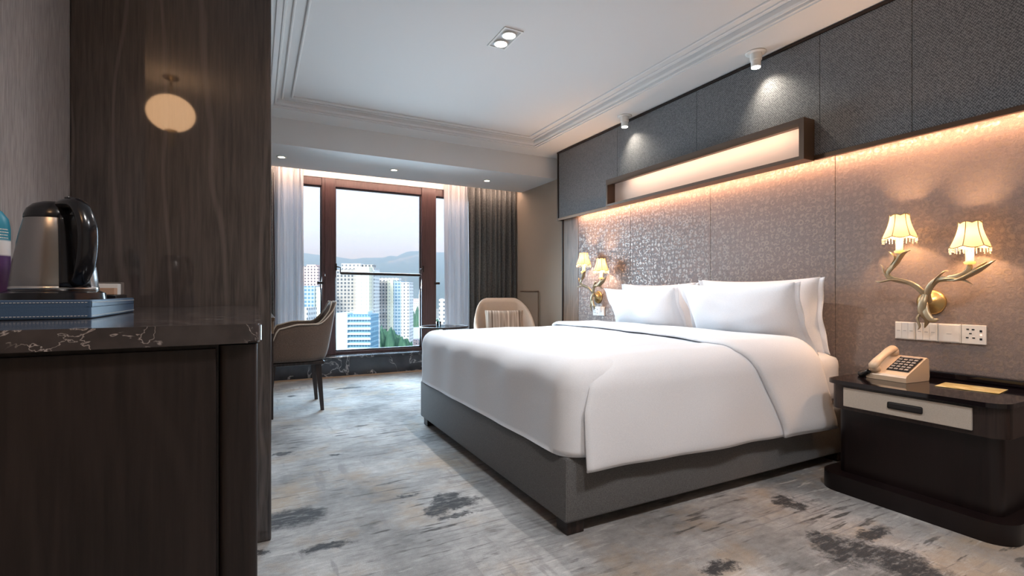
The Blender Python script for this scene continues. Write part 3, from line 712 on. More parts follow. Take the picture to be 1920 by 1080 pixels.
plate('socket', 3.99, 0.762, 'white power socket under the far wall lamp', 'switch plates under the far wall lamp')
plate('one', 3.897, 0.762, 'white switch plate half hidden by the far pillow', 'switch plates under the far wall lamp')

# ------------------------------------------------------------------ wall lamps
m_gold = M('antique_brass', (0.50, 0.37, 0.17), 0.33, 0.85).m
m_leaf = M('aged_brass', (0.46, 0.38, 0.25), 0.42, 0.65).m
x = M('lit_silk', (0.9, 0.75, 0.45), 0.8)
x.b.inputs['Emission Color'].default_value = (1.0, 0.62, 0.24, 1); x.b.inputs['Emission Strength'].default_value = 0.30
tl = x.n.new('ShaderNodeBsdfTranslucent'); tl.inputs[0].default_value = (0.9, 0.68, 0.36, 1); ms = x.n.new('ShaderNodeMixShader'); ms.inputs[0].default_value = 0.08
x.l.new(x.b.outputs[0], ms.inputs[1]); x.l.new(tl.outputs[0], ms.inputs[2]); x.l.new(ms.outputs[0], x.n['Material Output'].inputs[0]); m_shade = x.m
m_candle = emis('lit_candle', (1.0, 0.50, 0.10), 0.8, (0.9, 0.7, 0.3))
m_bulb = emis('bulb', (1.0, 0.75, 0.42), 8)
m_cord = M('gold_braid', (0.25, 0.18, 0.08), 0.7).m
m_bead = emis('beads', (1, 0.75, 0.4), 0.4, (0.8, 0.7, 0.5))
def bez(P, n=18): return [cat([Vector(p) for p in P], i / n) for i in range(n + 1)]
def wall_lamp(yc, zc, label):
    e = empty('wall_lamp', (XW, yc, zc), label, 'wall lamp', 'twin-shade brass wall lamps by the bed')
    b = MB(); b.lathe([(0.062, -0.001), (0.062, -0.008), (0.052, -0.016), (0.030, -0.020), (0.026, -0.03), (0.012, -0.038), (0.0, -0.04)], 36, axis='x'); b.build('backplate', m_gold, e, smooth=True)
    OUT = -0.115
    shades = [(OUT, 0.09, 0.335, 0.0), (OUT + 0.0, -0.19, 0.335 - 0.072, -0.072)]
    # curling leaf-shaped arms
    def leafy(name, P, R, fl_=0.55):
        pts_ = bez(P, 26); n_ = len(pts_); rad = []
        for i in range(n_):
            f_ = i / (n_ - 1) * (len(R) - 1); k_ = min(int(f_), len(R) - 2); rad.append(1.3 * (R[k_] + (R[k_ + 1] - R[k_]) * (f_ - k_)))
        q = MB().tube(pts_, rad, 10, fl_); return q
    q = leafy('arm', [(-0.03, 0, 0.0), (-0.07, 0.01, 0.05), (-0.09, 0.05, 0.095), (-0.105, 0.125, 0.12), (OUT, 0.145, 0.15), (OUT, 0.115, 0.19), (OUT, 0.098, 0.225), (OUT, 0.09, 0.25)], [0.013, 0.012, 0.011, 0.012, 0.013, 0.011, 0.010, 0.006])
    q.build('arm', m_leaf, e, smooth=True)
    q = leafy('arm', [(-0.03, 0, 0.0), (-0.07, -0.01, 0.05), (-0.09, -0.05, 0.105), (-0.105, -0.11, 0.115), (OUT, -0.155, 0.125), (OUT, -0.18, 0.142), (OUT, -0.188, 0.16), (OUT, -0.19, 0.182)], [0.013, 0.012, 0.011, 0.012, 0.013, 0.012, 0.010, 0.006])
    q.build('arm', m_leaf, e, smooth=True)
    def leaf(P, R, fl_=0.35): leafy('leaf', P, R, fl_).build('leaf', m_leaf, e, smooth=True)
    leaf([(-0.095, 0.06, 0.10), (-0.11, 0.12, 0.115), (-0.115, 0.175, 0.105), (-0.11, 0.205, 0.11)], [0.004, 0.013, 0.011, 0.001])
    leaf([(-0.095, 0.09, 0.115), (-0.115, 0.15, 0.14), (-0.12, 0.165, 0.185), (-0.11, 0.185, 0.20)], [0.003, 0.009, 0.007, 0.001])
    leaf([(OUT, 0.125, 0.165), (OUT - .005, 0.10, 0.20), (OUT - .01, 0.07, 0.245), (OUT - .015, 0.035, 0.262)], [0.004, 0.014, 0.013, 0.001])
    leaf([(OUT, 0.13, 0.19), (OUT, 0.11, 0.225), (OUT, 0.125, 0.252), (OUT, 0.14, 0.262)], [0.003, 0.009, 0.008, 0.001])
    leaf([(-0.10, -0.10, 0.105), (-0.12, -0.16, 0.112), (-0.125, -0.225, 0.15), (-0.125, -0.285, 0.195)], [0.004, 0.017, 0.018, 0.001])
    leaf([(-0.10, -0.13, 0.112), (-0.11, -0.18, 0.13), (-0.11, -0.225, 0.17), (-0.11, -0.25, 0.19)], [0.004, 0.012, 0.012, 0.001])
    leaf([(-0.095, -0.06, 0.11), (-0.11, -0.12, 0.115), (-0.115, -0.17, 0.105), (-0.11, -0.20, 0.085)], [0.004, 0.013, 0.010, 0.001])
    leaf([(-0.10, -0.04, 0.09), (-0.10, -0.06, 0.12), (-0.105, -0.09, 0.148), (-0.11, -0.11, 0.15)], [0.004, 0.010, 0.008, 0.001])
    leaf([(-0.06, 0.0, 0.05), (-0.08, 0.005, 0.0), (-0.075, 0.012, -0.05), (-0.06, -0.005, -0.085), (-0.05, 0.01, -0.13)], [0.009, 0.014, 0.014, 0.012, 0.001], 0.6)
    leaf([(-0.065, 0.0, 0.0), (-0.08, -0.01, -0.05), (-0.085, -0.035, -0.085), (-0.08, -0.06, -0.083)], [0.008, 0.012, 0.011, 0.002], 0.6)
    leaf([(-0.065, 0.01, -0.04), (-0.075, 0.03, -0.08), (-0.075, 0.02, -0.12), (-0.07, 0.03, -0.14)], [0.006, 0.010, 0.008, 0.001], 0.5)
    for (sx, sy, sz, dz) in shades:
        cn = MB().lathe([(0.0, 0.25 + dz), (0.020, 0.252 + dz), (0.022, 0.262 + dz), (0.015, 0.266 + dz), (0.0155, sz + 0.01), (0.0, sz + 0.012)], 16, (sx, sy, 0), cap=False).build('candle_sleeve', m_candle, e, smooth=True)
        MB().lathe([(0.0, sz + 0.014), (0.009, sz + 0.02), (0.013, sz + 0.04), (0.007, sz + 0.06), (0.0, sz + 0.068)], 12, (sx, sy, 0), cap=False).build('bulb', m_bulb, cn, smooth=True)
        N6 = 6
        def rad(a, t_):   # bell profile with six lobes
            base_r = 0.040 + 0.030 * (t_ ** 1.6)
            return base_r * (1 - 0.07 * abs(math.cos(a * N6 / 2)) ** 0.5 * 0 + 0.05 * abs(math.sin(a * N6 / 2)))
        def zed(a, t_): return sz + 0.105 * (1 - t_) - (0.010 * abs(math.sin(a * N6 / 2)) if t_ > 0.95 else 0) + (0.008 * abs(math.cos(a * N6 / 2)) if t_ < 0.05 else 0)
        b = MB()
        def sf(i, t_): a = 2 * PI * i; r_ = rad(a, t_); return (sx + r_ * math.cos(a), sy + r_ * math.sin(a), zed(a, t_))
        b.grid(sf, 48, 9, wrap=True); shd = b.build('lamp_shade', m_shade, e, smooth=True)
        b = MB()
        for k_ in range(N6):
            a = 2 * PI * k_ / N6; b.tube([(sx + (rad(a, t_ / 8) + .0015) * math.cos(a), sy + (rad(a, t_ / 8) + .0015) * math.sin(a), zed(a, t_ / 8)) for t_ in range(9)], 0.0018, 6)
        for t_ in (0.0, 1.0):
            b.tube([(sx + (rad(2 * PI * i / 48, t_) + .001) * math.cos(2 * PI * i / 48), sy + (rad(2 * PI * i / 48, t_) + .001) * math.sin(2 * PI * i / 48), zed(2 * PI * i / 48, t_)) for i in range(48)], 0.002, 6, closed=True)
        b.build('braid', m_cord, shd)
        b = MB()
        for i in range(30):
            a = 2 * PI * i / 30; r_ = rad(a, 1.0); ln = 0.022 + 0.012 * (1 if i % 5 == 0 else 0) + 0.004 * math.sin(i * 2.1)
            for k_ in range(int(ln / 0.006)):
                bmesh.ops.create_icosphere(b.bm, subdivisions=1, radius=0.0026, matrix=Matrix.Translation((sx + r_ * math.cos(a), sy + r_ * math.sin(a), zed(a, 1.0) - 0.005 - k_ * 0.006)))
        b.build('bead_fringe', m_bead, shd)
        light('wall_lamp_glow', 'POINT', (XW + sx, yc + sy, zc + sz + 0.05), (0, 0, 0), 18, (1.0, 0.56, 0.28), shadow_soft_size=0.015)
    return e
wall_lamp(1.222, 0.90, 'brass twin-shade wall lamp above the telephone')
wall_lamp(3.955, 0.90, 'brass twin-shade wall lamp beyond the bed, nearer the window')

# ------------------------------------------------------------------ minibar counter
CT = 0.90; YC0 = 0.876
cab = empty('minibar_cabinet', (-0.25, 1.4, 0), 'tall dark wood minibar cabinet standing against the grey wall', 'cabinet')
def crel(o): o.location = -cab.location; o.parent = cab; return o
crel(MB().prism([(XL + .002, 2.088), (XL + .002, 0.895), (-0.052, 0.895), (-0.052, 2.088)], 0.0, CT - 0.031).build('body', m_cab))
crel(MB().box(XL + .002, -0.055, 0.886, 0.8945, 0.0, CT - 0.037, 0.001).build('end_panel', m_cab))
crel(MB().prism(rr(-0.0515, 0.002, 0.886, 2.088, 0.012), 0.0, CT - 0.033).build('corner_post', m_cab, angle=30))
ct = MB(); ct.prism(rr(XL + .001, 0.008, YC0, 2.089, 0.02), CT - 0.030, CT)
es = [e_ for e_ in ct.bm.edges if abs(e_.verts[0].co.z - e_.verts[1].co.z) < 1e-6]
bmesh.ops.bevel(ct.bm, geom=es, offset=0.003, segments=2, affect='EDGES')
tag(ct.build('marble_countertop', m_marble, angle=40), 'brown marble countertop with white veins over the minibar cabinet', 'countertop')

# tray with kettle
m_leather = M('navy_leather', (0.045, 0.085, 0.15), 0.45, spec=0.4)
n = m_leather.noise(m_leather.coord(), 350, 3); m_leather.bump(n, 0.25, 0.001); m_leather = m_leather.m
TX, TYa, TYb = (-0.532, -0.274), 1.18, 1.545
tr_ = empty('tray', (-0.40, 1.36, CT), 'navy leather tray with white stitching on the marble counter', 'tray')
def trel(o): o.location = -tr_.location; o.parent = tr_; return o
b = MB(); b.box(TX[0], TX[1], TYa, TYb, CT + 0.0005, CT + 0.026, 0.003)
b.box(TX[0], TX[1], TYa, TYa + .008, CT + .02, CT + .036, .002); b.box(TX[0], TX[1], TYb - .008, TYb, CT + .02, CT + .036, .002)
b.box(TX[0], TX[0] + .008, TYa, TYb, CT + .02, CT + .036, .002); b.box(TX[1] - .008, TX[1], TYa, TYb, CT + .02, CT + .036, .002)
trel(b.build('tray_body', m_leather))
b = MB()
m_thread = M('thread', (0.55, 0.55, 0.55), .8).m
for z_ in (CT + 0.006, CT + 0.031):
    b = MB()
    k = TX[0] + 0.01
    while k < TX[1] - 0.005: b.box(k, k + 0.0032, TYa - 0.0008, TYa + 0.0002, z_ - .0005, z_ + .0005); k += 0.0052
    k = TYa + 0.006
    while k < TYb - 0.005: b.box(TX[1] - .0002, TX[1] + .0008, k, k + 0.0032, z_ - .0005, z_ + .0005); k += 0.0052
    trel(b.build('stitching', m_thread))
# kettle
KX, KY, KZ = -0.362, 1.315, CT + 0.0265
kb = empty('power_stand', (KX, KY, KZ), 'round black plastic power stand under the kettle', 'power stand')
MB().lathe([(0.0, 0), (0.078, 0), (0.082, 0.006), (0.080, 0.022), (0.070, 0.027), (0, 0.027)], 48, cap=False).build('base_body', m_black, kb, angle=40)
ke = empty('kettle', (KX, KY, KZ + 0.0275), 'brushed steel electric kettle with large black handle', 'kettle')
x = M('brushed_steel', (0.36, 0.345, 0.34), 0.24, 1.0, Anisotropic=0.6); n = x.noise(x.coord((1, 1, 0.02)), 300, 2); x.bump(n, 0.05, 0.001); m_brush = x.m
MB().lathe([(0.0, 0.001), (0.066, 0.001), (0.068, 0.008), (0.066, 0.03), (0.061, 0.07), (0.054, 0.11), (0.047, 0.142), (0.045, 0.147)], 56).build('body', m_brush, ke, angle=50)
MB().lathe([(0.0475, 0.144), (0.047, 0.150), (0.043, 0.162), (0.034, 0.172), (0.020, 0.178), (0.0, 0.180)], 40, cap=False).build('lid', m_black, ke, smooth=True)
MB().lathe([(0.067, 0.0), (0.0695, 0.0), (0.0695, 0.007), (0.067, 0.008)], 48, cap=False).build('bottom_ring', m_steel, ke, True)
# handle to the right and towards the camera
ha = -0.85
hd_ = Vector((math.cos(ha), math.sin(ha), 0))
def hp(r_, z_): return hd_ * r_ + Vector((0, 0, z_))
b = MB(); b.tube(bez([hp(0.018, 0.165), hp(0.045, 0.172), hp(0.080, 0.166), hp(0.103, 0.130), hp(0.106, 0.085), hp(0.097, 0.045), hp(0.080, 0.018), hp(0.060, 0.012)], 30), [0.013] + [0.016] * 4 + [0.0165] * 18 + [0.015] * 4 + [0.012] * 4, 16, 0.72)
b.build('handle', m_black, ke, smooth=True)
b = MB()
def spine(a_, c_):
    z_ = 0.006 + c_ * 0.145; r_ = 0.068 - 0.021 * c_ + 0.004; an = ha + (a_ - 0.5) * 0.75
    return (math.cos(an) * r_, math.sin(an) * r_, z_)
b.sheet(spine, 10, 12, 0.007); b.build('handle_mount', m_black, ke, smooth=True)
b = MB(); b.tube([hp(-0.035, 0.150), hp(-0.052, 0.150), hp(-0.066, 0.158)], [0.016, 0.013, 0.008], 12, 0.8); b.build('spout', m_brush, ke, smooth=True)
k = MB().box(-0.007, 0.007, -0.010, 0.010, 0, 0.004, 0.0015).build('lid_button', m_black, ke); k.location = hp(0.056, 0.181); k.rotation_euler.z = ha
# sachet box
sb = empty('sachet_box', (-0.30, 1.46, CT + .026), 'small black box of paper sachets on the tray behind the kettle', 'box')
MB().box(-0.075, 0.016, -0.045, 0.062, 0.0005, 0.018, 0.002).build('box_body', m_black, sb)
for i, cc in enumerate(((0.42, 0.25, 0.16), (0.62, 0.6, 0.58), (0.10, 0.08, 0.07))):
    q = MB().box(-0.066 + .0, 0.012, -0.040 + i * 0.033, -0.012 + i * 0.033, 0.0185, (0.034, 0.044, 0.048)[i], 0.001).build('sachet', M('sachet_%d' % i, cc, .6).m, sb)
# bottle
bo = empty('bottle', (-0.500, 1.432, CT + 0.026), 'plastic bottle in teal, white and purple wrap behind the kettle', 'bottle')
MB().lathe([(0.0, 0.001), (0.028, 0.001), (0.031, 0.006), (0.031, 0.160), (0.028, 0.180), (0.018, 0.196), (0.0135, 0.205)], 32).build('bottle_body', M('bottle_plastic', (0.55, 0.6, 0.65), 0.15, Transmission_Weight=0.5).m, bo, smooth=True)
MB().lathe([(0.0155, 0.200), (0.0155, 0.214), (0.0, 0.216)], 20).build('cap', M('teal_cap', (0.02, 0.12, 0.13), 0.4).m, bo)
x = M('bottle_label', (0.02, 0.2, 0.28), 0.4); s_ = x.sep(x.coord())
x.base(x.ramp(x.math('MULTIPLY', s_[2], 5.0), [(0.0, (0.10, 0.03, 0.16)), (0.50, (0.08, 0.03, 0.14)), (0.52, (0.7, 0.7, 0.72)), (0.66, (0.72, 0.72, 0.74)), (0.68, (0.02, 0.22, 0.32)), (1.0, (0.02, 0.24, 0.35))]))
lab = MB().lathe([(0.0318, 0.01), (0.0318, 0.160), (0.0287, 0.181), (0.0185, 0.197)], 36, cap=False).build('label', x.m, bo, smooth=True)
rnd = random.Random(2)
for k in range(5):
    b = MB(); a0 = -0.75; z_ = 0.168 - k * 0.006 - (0.006 if k else 0)
    while a0 < -0.25:
        w_ = rnd.uniform(0.03, 0.09); b.lathe([(0.0323, z_), (0.0323, z_ + 0.0022)], 3, a0=a0, a1=a0 + w_, cap=False); a0 += w_ + 0.025
    if k: b.build('print_line', m_white, lab)
    else: b.bm.free()

# ------------------------------------------------------------------ writing desk and chair
dk = empty('writing_desk', (-0.2, 4.7, 0), 'dark wood writing desk seen edge-on past the partition', 'desk')
def drel(o): o.location = -dk.location; o.parent = dk; return o
drel(MB().box(XL + .002, 0.125, 4.05, 5.45, 0.735, 0.762, 0.003).build('desk_top', m_bronze))
drel(MB().box(XL + .01, 0.118, 4.06, 5.44, 0.64, 0.735, 0.003).build('apron', m_brown))
for (x_, y_) in ((0.065, 4.065), (0.065, 5.39), (-0.52, 4.065), (-0.52, 5.39)):
    drel(MB().box(x_, x_ + 0.05, y_, y_ + 0.05, 0, 0.64, 0.003).build('leg', m_darkwood))

def shell(b, w_, d_, z0, ztop, th, splay, rnd=0.16, n=64, nv=10, bow=0.0):
    """U-shaped upholstered shell: back at +x, open to -x. ztop(s) gives the rim height for s in -1..1"""
    # plan path
    hw = w_ / 2; P = []
    ns = 16
    for i in range(ns): P.append((-d_ / 2 + (d_ - rnd) * i / ns, -hw))
    for i in range(17): a = -PI / 2 + PI / 2 * i / 16; P.append((d_ / 2 - rnd + rnd * math.cos(a), -hw + rnd + rnd * math.sin(a)))
    for i in range(1, ns): P.append((d_ / 2, -hw + rnd + (w_ - 2 * rnd) * i / ns))
    for i in range(17): a = PI / 2 * i / 16; P.append((d_ / 2 - rnd + rnd * math.cos(a), hw - rnd + rnd * math.sin(a)))
    for i in range(ns, 0, -1): P.append((-d_ / 2 + (d_ - rnd) * (i - 1) / ns, hw))
    L = [0]
    for a, c_ in zip(P, P[1:]): L.append(L[-1] + math.dist(a, c_))
    def path(t_):
        s_ = t_ * L[-1]; k = 0
        while k < len(L) - 2 and L[k + 1] < s_: k += 1
        f_ = (s_ - L[k]) / max(1e-9, L[k + 1] - L[k]); return P[k][0] + (P[k + 1][0] - P[k][0]) * f_, P[k][1] + (P[k + 1][1] - P[k][1]) * f_
    def fn(a, c_):
        px, py = path(a); s_ = a * 2 - 1; zt = ztop(s_); z_ = z0 + (zt - z0) * c_
        h = (z_ - z0); back = max(0.0, 1 - abs(s_) / 0.55)
        k = splay * h * min(1, back * 2)
        return (px + k, py * (1 + 0.10 * h) , z_)
    b.sheet(fn, n, nv, th); return fn
def smooth(a, c_, t_): t_ = max(0, min(1, (t_ - a) / (c_ - a))); return t_ * t_ * (3 - 2 * t_)
ch = empty('desk_chair', (0.28, 4.45, 0), 'taupe upholstered armchair with pale piping and dark legs at the desk', 'chair')
def ztop1(s_): a = abs(s_); return 0.46 + 0.20 * smooth(1.0, 0.84, a) + 0.035 * smooth(0.9, 0.6, a) + 0.175 * smooth(0.44, 0.15, a)
b = MB(); f1 = shell(b, 0.52, 0.44, 0.405, ztop1, 0.045, 0.17); b.build('shell', m_chairf, ch, smooth=True)
b = MB(); 
for off in (-1, 1):
    pts_ = []
    for i in range(1, 64):
        p_ = Vector(f1(i / 64, 1.0)); q_ = Vector(f1(min(1, i / 64 + .01), 1.0)) - Vector(f1(max(0, i / 64 - .01), 1.0)); nn = Vector((q_.y, -q_.x, 0)).normalized()
        pts_.append(p_ + nn * 0.018 * off + Vector((0, 0, 0.001)))
    b.tube(pts_, 0.005, 6)
b.build('piping', m_piping, ch, smooth=True)
rbox(-0.23, 0.185, -0.235, 0.235, 0.39, 0.47, 0.035, 14, 14, 6).build('seat', m_chairf, ch, smooth=True)
MB().box(-0.21, 0.21, -0.25, 0.25, 0.372, 0.400, 0.006).build('seat_frame', m_darkwood, ch)
def taper_leg(b, x_, y_, dx, dy, z1, w0=0.022, w1=0.013):
    lo = [b.bm.verts.new((x_ + dx + sx * w1, y_ + dy + sy * w1, 0)) for sx, sy in ((-1, -1), (1, -1), (1, 1), (-1, 1))]
    hi = [b.bm.verts.new((x_ + sx * w0, y_ + sy * w0, z1)) for sx, sy in ((-1, -1), (1, -1), (1, 1), (-1, 1))]
    b.bm.faces.new(lo[::-1]); b.bm.faces.new(hi)
    for i in range(4): b.bm.faces.new((lo[i], lo[(i + 1) % 4], hi[(i + 1) % 4], hi[i]))
    return b
for sx in (-1, 1):
    for sy in (-1, 1):
        taper_leg(MB(), sx * 0.165, sy * 0.205, 0.02 * (sx > 0) * 1.5 - 0.03 * (sx < 0), sy * 0.02, 0.374).build('leg', m_darkwood, ch)

# armchair by the drape
ac = empty('armchair', (2.50, 4.95, 0), 'cream tub armchair in front of the grey drape', 'armchair', rz=0)
ac.rotation_euler.z = PI / 2 - 0.30
def ztop2(s_): a = abs(s_); return 0.46 + 0.08 * smooth(1.0, 0.85, a) + 0.34 * smooth(0.74, 0.20, a) - 0.0 * a
b = MB(); f2 = shell(b, 0.64, 0.54, 0.30, ztop2, 0.05, 0.22, 0.22); b.build('shell', m_armf, ac, smooth=True)
rbox(-0.28, 0.22, -0.27, 0.27, 0.30, 0.44, 0.05, 14, 14, 6).build('seat', m_armf, ac, smooth=True)
for sx in (-1, 1):
    for sy in (-1, 1): taper_leg(MB(), sx * 0.18, sy * 0.2, sx * .03, sy * .03, 0.31).build('leg', m_darkwood, ac)
b = MB()
def cush(s_):
    def fn(a, c_):
        x_, y_ = a * 2 - 1, c_ * 2 - 1; k = max(0, 1 - x_ ** 4) * max(0, 1 - y_ ** 4)
        return (x_ * 0.22 * (1 - .04 * (1 - y_ * y_)), s_ * (0.06 * k ** .5 + .003), y_ * 0.15 * (1 - .05 * (1 - x_ * x_)))
    return fn
b.grid(cush(1), 18, 14); b.grid(cush(-1), 18, 14); bmesh.ops.bridge_loops(b.bm, edges=[e_ for e_ in b.bm.edges if e_.is_boundary])
cu = b.build('cushion', m_stripe, smooth=True); cu.location = (2.50, 4.98, 0.60); cu.rotation_euler = (-0.25, 0, -0.36)
tag(cu, 'striped beige and brown cushion resting in the cream armchair', 'cushion')

# round glass side table
p_ = at(833, 612, 5.05)
st = empty('side_table', (p_.x, p_.y, 0), 'small round glass side table with dark rim beside the bed', 'side table')
MB().lathe([(0.0, 0.592), (0.235, 0.592), (0.235, 0.600), (0.0, 0.600)], 48, cap=False).build('table_top', m_tglass, st, angle=30)
b = MB(); b.tube([(0.24 * math.cos(2 * PI * i / 48), 0.24 * math.sin(2 * PI * i / 48), 0.594) for i in range(48)], 0.009, 8, closed=True); b.build('rim', m_bronze_dark, st, smooth=True)
MB().lathe([(0.15, 0.0), (0.15, 0.012), (0.02, 0.02), (0.018, 0.585), (0.06, 0.591)], 32).build('pedestal', m_bronze_dark, st, angle=30)
ob = empty('drinking_glass', (p_.x - 0.06, p_.y, 0.602), 'small clear glass standing on the round glass table', 'glass')
MB().lathe([(0.022, 0.0), (0.026, 0.05), (0.024, 0.05), (0.020, 0.004)], 20).build('cup', m_tglass, ob, smooth=True)

# globe lamp mirrored in the glossy partition
gl = empty('globe_lamp', (-0.545, -0.11, 2.245), 'warm glowing globe lamp mirrored in the glossy partition', 'lamp')
m_globe = emis('globe_glass', (1.0, 0.58, 0.30), 9)
MB().lathe([(0.15 * math.sin(PI * i / 20), -0.128 * math.cos(PI * i / 20)) for i in range(21)], 40, cap=False).build('shade', m_globe, gl, smooth=True)
MB().lathe([(0.0, -0.27), (0.010, -0.26), (0.026, -0.235), (0.010, -0.22), (0.030, -0.18), (0.013, -0.155), (0.04, -0.125), (0, -0.12)], 20, cap=False).build('finial', m_gold, gl, smooth=True)
MB().lathe([(0.0, 0.12), (0.03, 0.125), (0.008, 0.14), (0.008, 0.245), (0.05, 0.25), (0.05, 0.259), (0, 0.259)], 20, cap=False).build('stem', m_gold, gl, smooth=True)

# ------------------------------------------------------------------ the city outside
G = -50.0
def ext(name, base=(0.5, 0.5, 0.5)): return M(name, base, 0.8, spec=0.1)
def facade(name, wall, win, pu, pv, fu=0.5, fv=0.5, axis=0):
    x = ext(name, wall); s_ = x.sep(x.coord())
    hu = x.math('ADD', s_[0], x.math('MULTIPLY', s_[1], 1.0))
    a = x.math('GREATER_THAN', x.math('FRACT', x.math('DIVIDE', hu, pu)), fu); b_ = x.math('GREATER_THAN', x.math('FRACT', x.math('DIVIDE', s_[2], pv)), fv)
    n = x.noise(x.coord((0.4, 0.4, 0.4)), 1, 2)
    x.base(x.mix(x.math('MULTIPLY', x.math('MULTIPLY', a, b_), 0.85), x.mix(x.ramp(n, [(.3, (0, 0, 0)), (.7, (.25,) * 3)]), wall, tuple(q * .8 for q in wall)), win)); return x.m
win = (0.06, 0.09, 0.12)
f_yel = facade('facade_cream', (0.88, 0.82, 0.60), (0.42, 0.45, 0.42), 3.2, 2.2, 0.75, 0.6)
f_grey = facade('facade_stone', (0.55, 0.50, 0.44), win, 2.2, 2.2, 0.45, 0.45)
f_white = facade('facade_white', (0.80, 0.78, 0.72), win, 2.4, 2.2, 0.6, 0.5)
f_blue = facade('facade_blueglass', (0.50, 0.60, 0.66), (0.10, 0.24, 0.34), 2.0, 2.2, 0.35, 0.40)
f_pink = facade('facade_pink', (0.75, 0.55, 0.48), win, 2.3, 2.2, 0.55, 0.5)
f_plain = ext('render_pale', (0.60, 0.74, 0.78)).m
m_slab = ext('balcony_white', (0.75, 0.78, 0.78)).m
def tower(label, blocks, floors=None, cat_='building', nm='apartment_tower'):
    """blocks: (u0, u1, v_top, z, depth, material, part)"""
    u0, u1, vt, z, dp, mt, pt = blocks[0]; c0 = at((u0 + u1) / 2, 548, z)
    e = empty(nm, (c0.x, c0.y, G), label, cat_)
    for (u0, u1, vt, z, dp, mt, pt) in blocks:
        a, b_ = at(u0, 548, z), at(u1, 548, z); top = CH - (vt - HZ) * z / F
        w_ = (b_ - a).length; q = MB().box(-w_ / 2, w_ / 2, 0, dp, 0, top - G).build(pt, mt, e)
        q.location = ((a.x + b_.x) / 2 - c0.x, (a.y + b_.y) / 2 - c0.y, 0); q.rotation_euler.z = math.atan2(b_.y - a.y, b_.x - a.x)
        if pt == 'wall' and floors:
            for k in range(floors[0]):
                zz = top - G - 1.5 - k * floors[1]
                s_ = MB().box(-w_ / 2 - 0.3, w_ / 2 + 0.3, -1.1, 0.0, zz - 0.35, zz + 0.35).build('balcony', m_slab, e); s_.location = q.location; s_.rotation_euler = q.rotation_euler
    return e
tower('tall cream and stone apartment tower behind the guard rail', [(666, 692, 500, 300, 14, f_yel, 'wall_cream'), (631, 667, 505, 302, 14, f_grey, 'wall_stone'), (691, 702, 503, 306, 12, f_white, 'wall_edge'), (640, 676, 494, 306, 8, f_white, 'roof_block'), (676, 700, 496, 309, 6, f_grey, 'roof_block')])
tower('broad white and brown apartment tower right of the cream one', [(702, 727, 527, 330, 14, f_grey, 'wall_stone'), (726, 737, 524, 328, 14, f_yel, 'wall_cream'), (737, 752, 527, 329, 14, f_blue, 'wall_glass'), (752, 767, 529, 328, 14, f_white, 'wall_edge'), (708, 748, 521, 336, 7, f_white, 'roof_block')])
f_deep = facade('facade_deepblue', (0.26, 0.44, 0.52), (0.06, 0.17, 0.25), 1.1, 1.95, 0.35, 0.3)
tower('nearer block with stacked pale blue balconies', [(650, 694, 590, 190, 12, f_deep, 'wall'), (628, 651, 587, 189, 13, f_plain, 'side_wall'), (655, 690, 584, 195, 6, f_plain, 'roof_block')], floors=(11, 1.95))
tower('stepped narrow white block beside the pale blue balconies', [(694, 703, 600, 215, 8, f_white, 'wall_edge')])
tower('pink apartment tower seen in the left narrow pane', [(562, 597, 499, 360, 14, f_pink, 'wall_pink'), (575, 592, 496, 364, 8, f_pink, 'roof_block')])
tower('blue and cream apartment block in the left narrow pane', [(560, 590, 536, 280, 12, f_blue, 'wall_glass'), (588, 600, 538, 281, 12, f_yel, 'wall_cream')])
tower('low white house at the bottom of the left narrow pane', [(560, 577, 577, 220, 10, f_white, 'wall_edge')], nm='white_house')
tower('white block seen in the right narrow pane', [(823, 845, 560, 260, 12, f_white, 'wall_edge')])
tower('domed white hall on the hillside right of the towers', [(766, 790, 567, 620, 20, f_white, 'wall_edge'), (772, 786, 560, 625, 14, f_pink, 'roof_block')], nm='hillside_hall')
hr = random.Random(3)
hs_ = [(at(u_, 548, z_), r_) for u_, z_, r_ in ((773, 520, 6), (783, 500, 6), (796, 540, 6), (820, 420, 6), (778, 620, 22), (750, 338, 16))]; houses = []
for i in range(400):
    u = hr.uniform(700, 850); z = hr.uniform(330, 640); v_ = hr.uniform(4, 13); w_ = hr.uniform(9, 18)
    c0 = at(u, 548, z)
    if u < 776 and z < 480: continue
    if any((c0 - q_).length < w_ / 2 + r_ + 8 for q_, r_ in hs_) or len(hs_) >= 31: continue
    k_ = len(hs_) - 6; hs_.append((c0, w_ / 2))
    q = MB().box(-w_ / 2, w_ / 2, -6, 6, 0, v_ * (1 + z / 700)).build('low_rise_house', [f_white, f_plain, f_pink, f_grey][k_ % 4]); q.location = (c0.x, c0.y, G); q.rotation_euler.z = hr.uniform(-.3, .3)
    houses.append((k_ % 4, u, q))
ORD = ['first', 'second', 'third', 'fourth', 'fifth', 'sixth', 'seventh', 'eighth', 'ninth', 'tenth', 'eleventh']
for k_ in range(4):
    cn_ = ['white', 'pale blue', 'pinkish', 'grey-brown'][k_]
    for j_, (_, u, q) in enumerate(sorted((h for h in houses if h[0] == k_), key=lambda h: h[1])):
        tag(q, cn_ + ' low-rise building in the valley, ' + ORD[j_] + ' from the left of the ' + cn_ + ' ones', 'building', 'low-rise buildings in the valley')
m_tree = ext('tree_green', (0.045, 0.115, 0.075)); n = m_tree.noise(m_tree.coord(), 0.6, 4); m_tree.base(m_tree.ramp(n, [(0.3, (0.03, 0.09, 0.06)), (0.7, (0.12, 0.24, 0.14))])); m_tree = m_tree.m
def tree_mesh(seed):
    b = MB(); bmesh.ops.create_icosphere(b.bm, subdivisions=3, radius=1)
    for v_ in b.bm.verts: v_.co *= 1 + 0.30 * noise.noise(v_.co * 1.8 + Vector((seed, 0, 0))) + 0.12 * noise.noise(v_.co * 5)
    return b
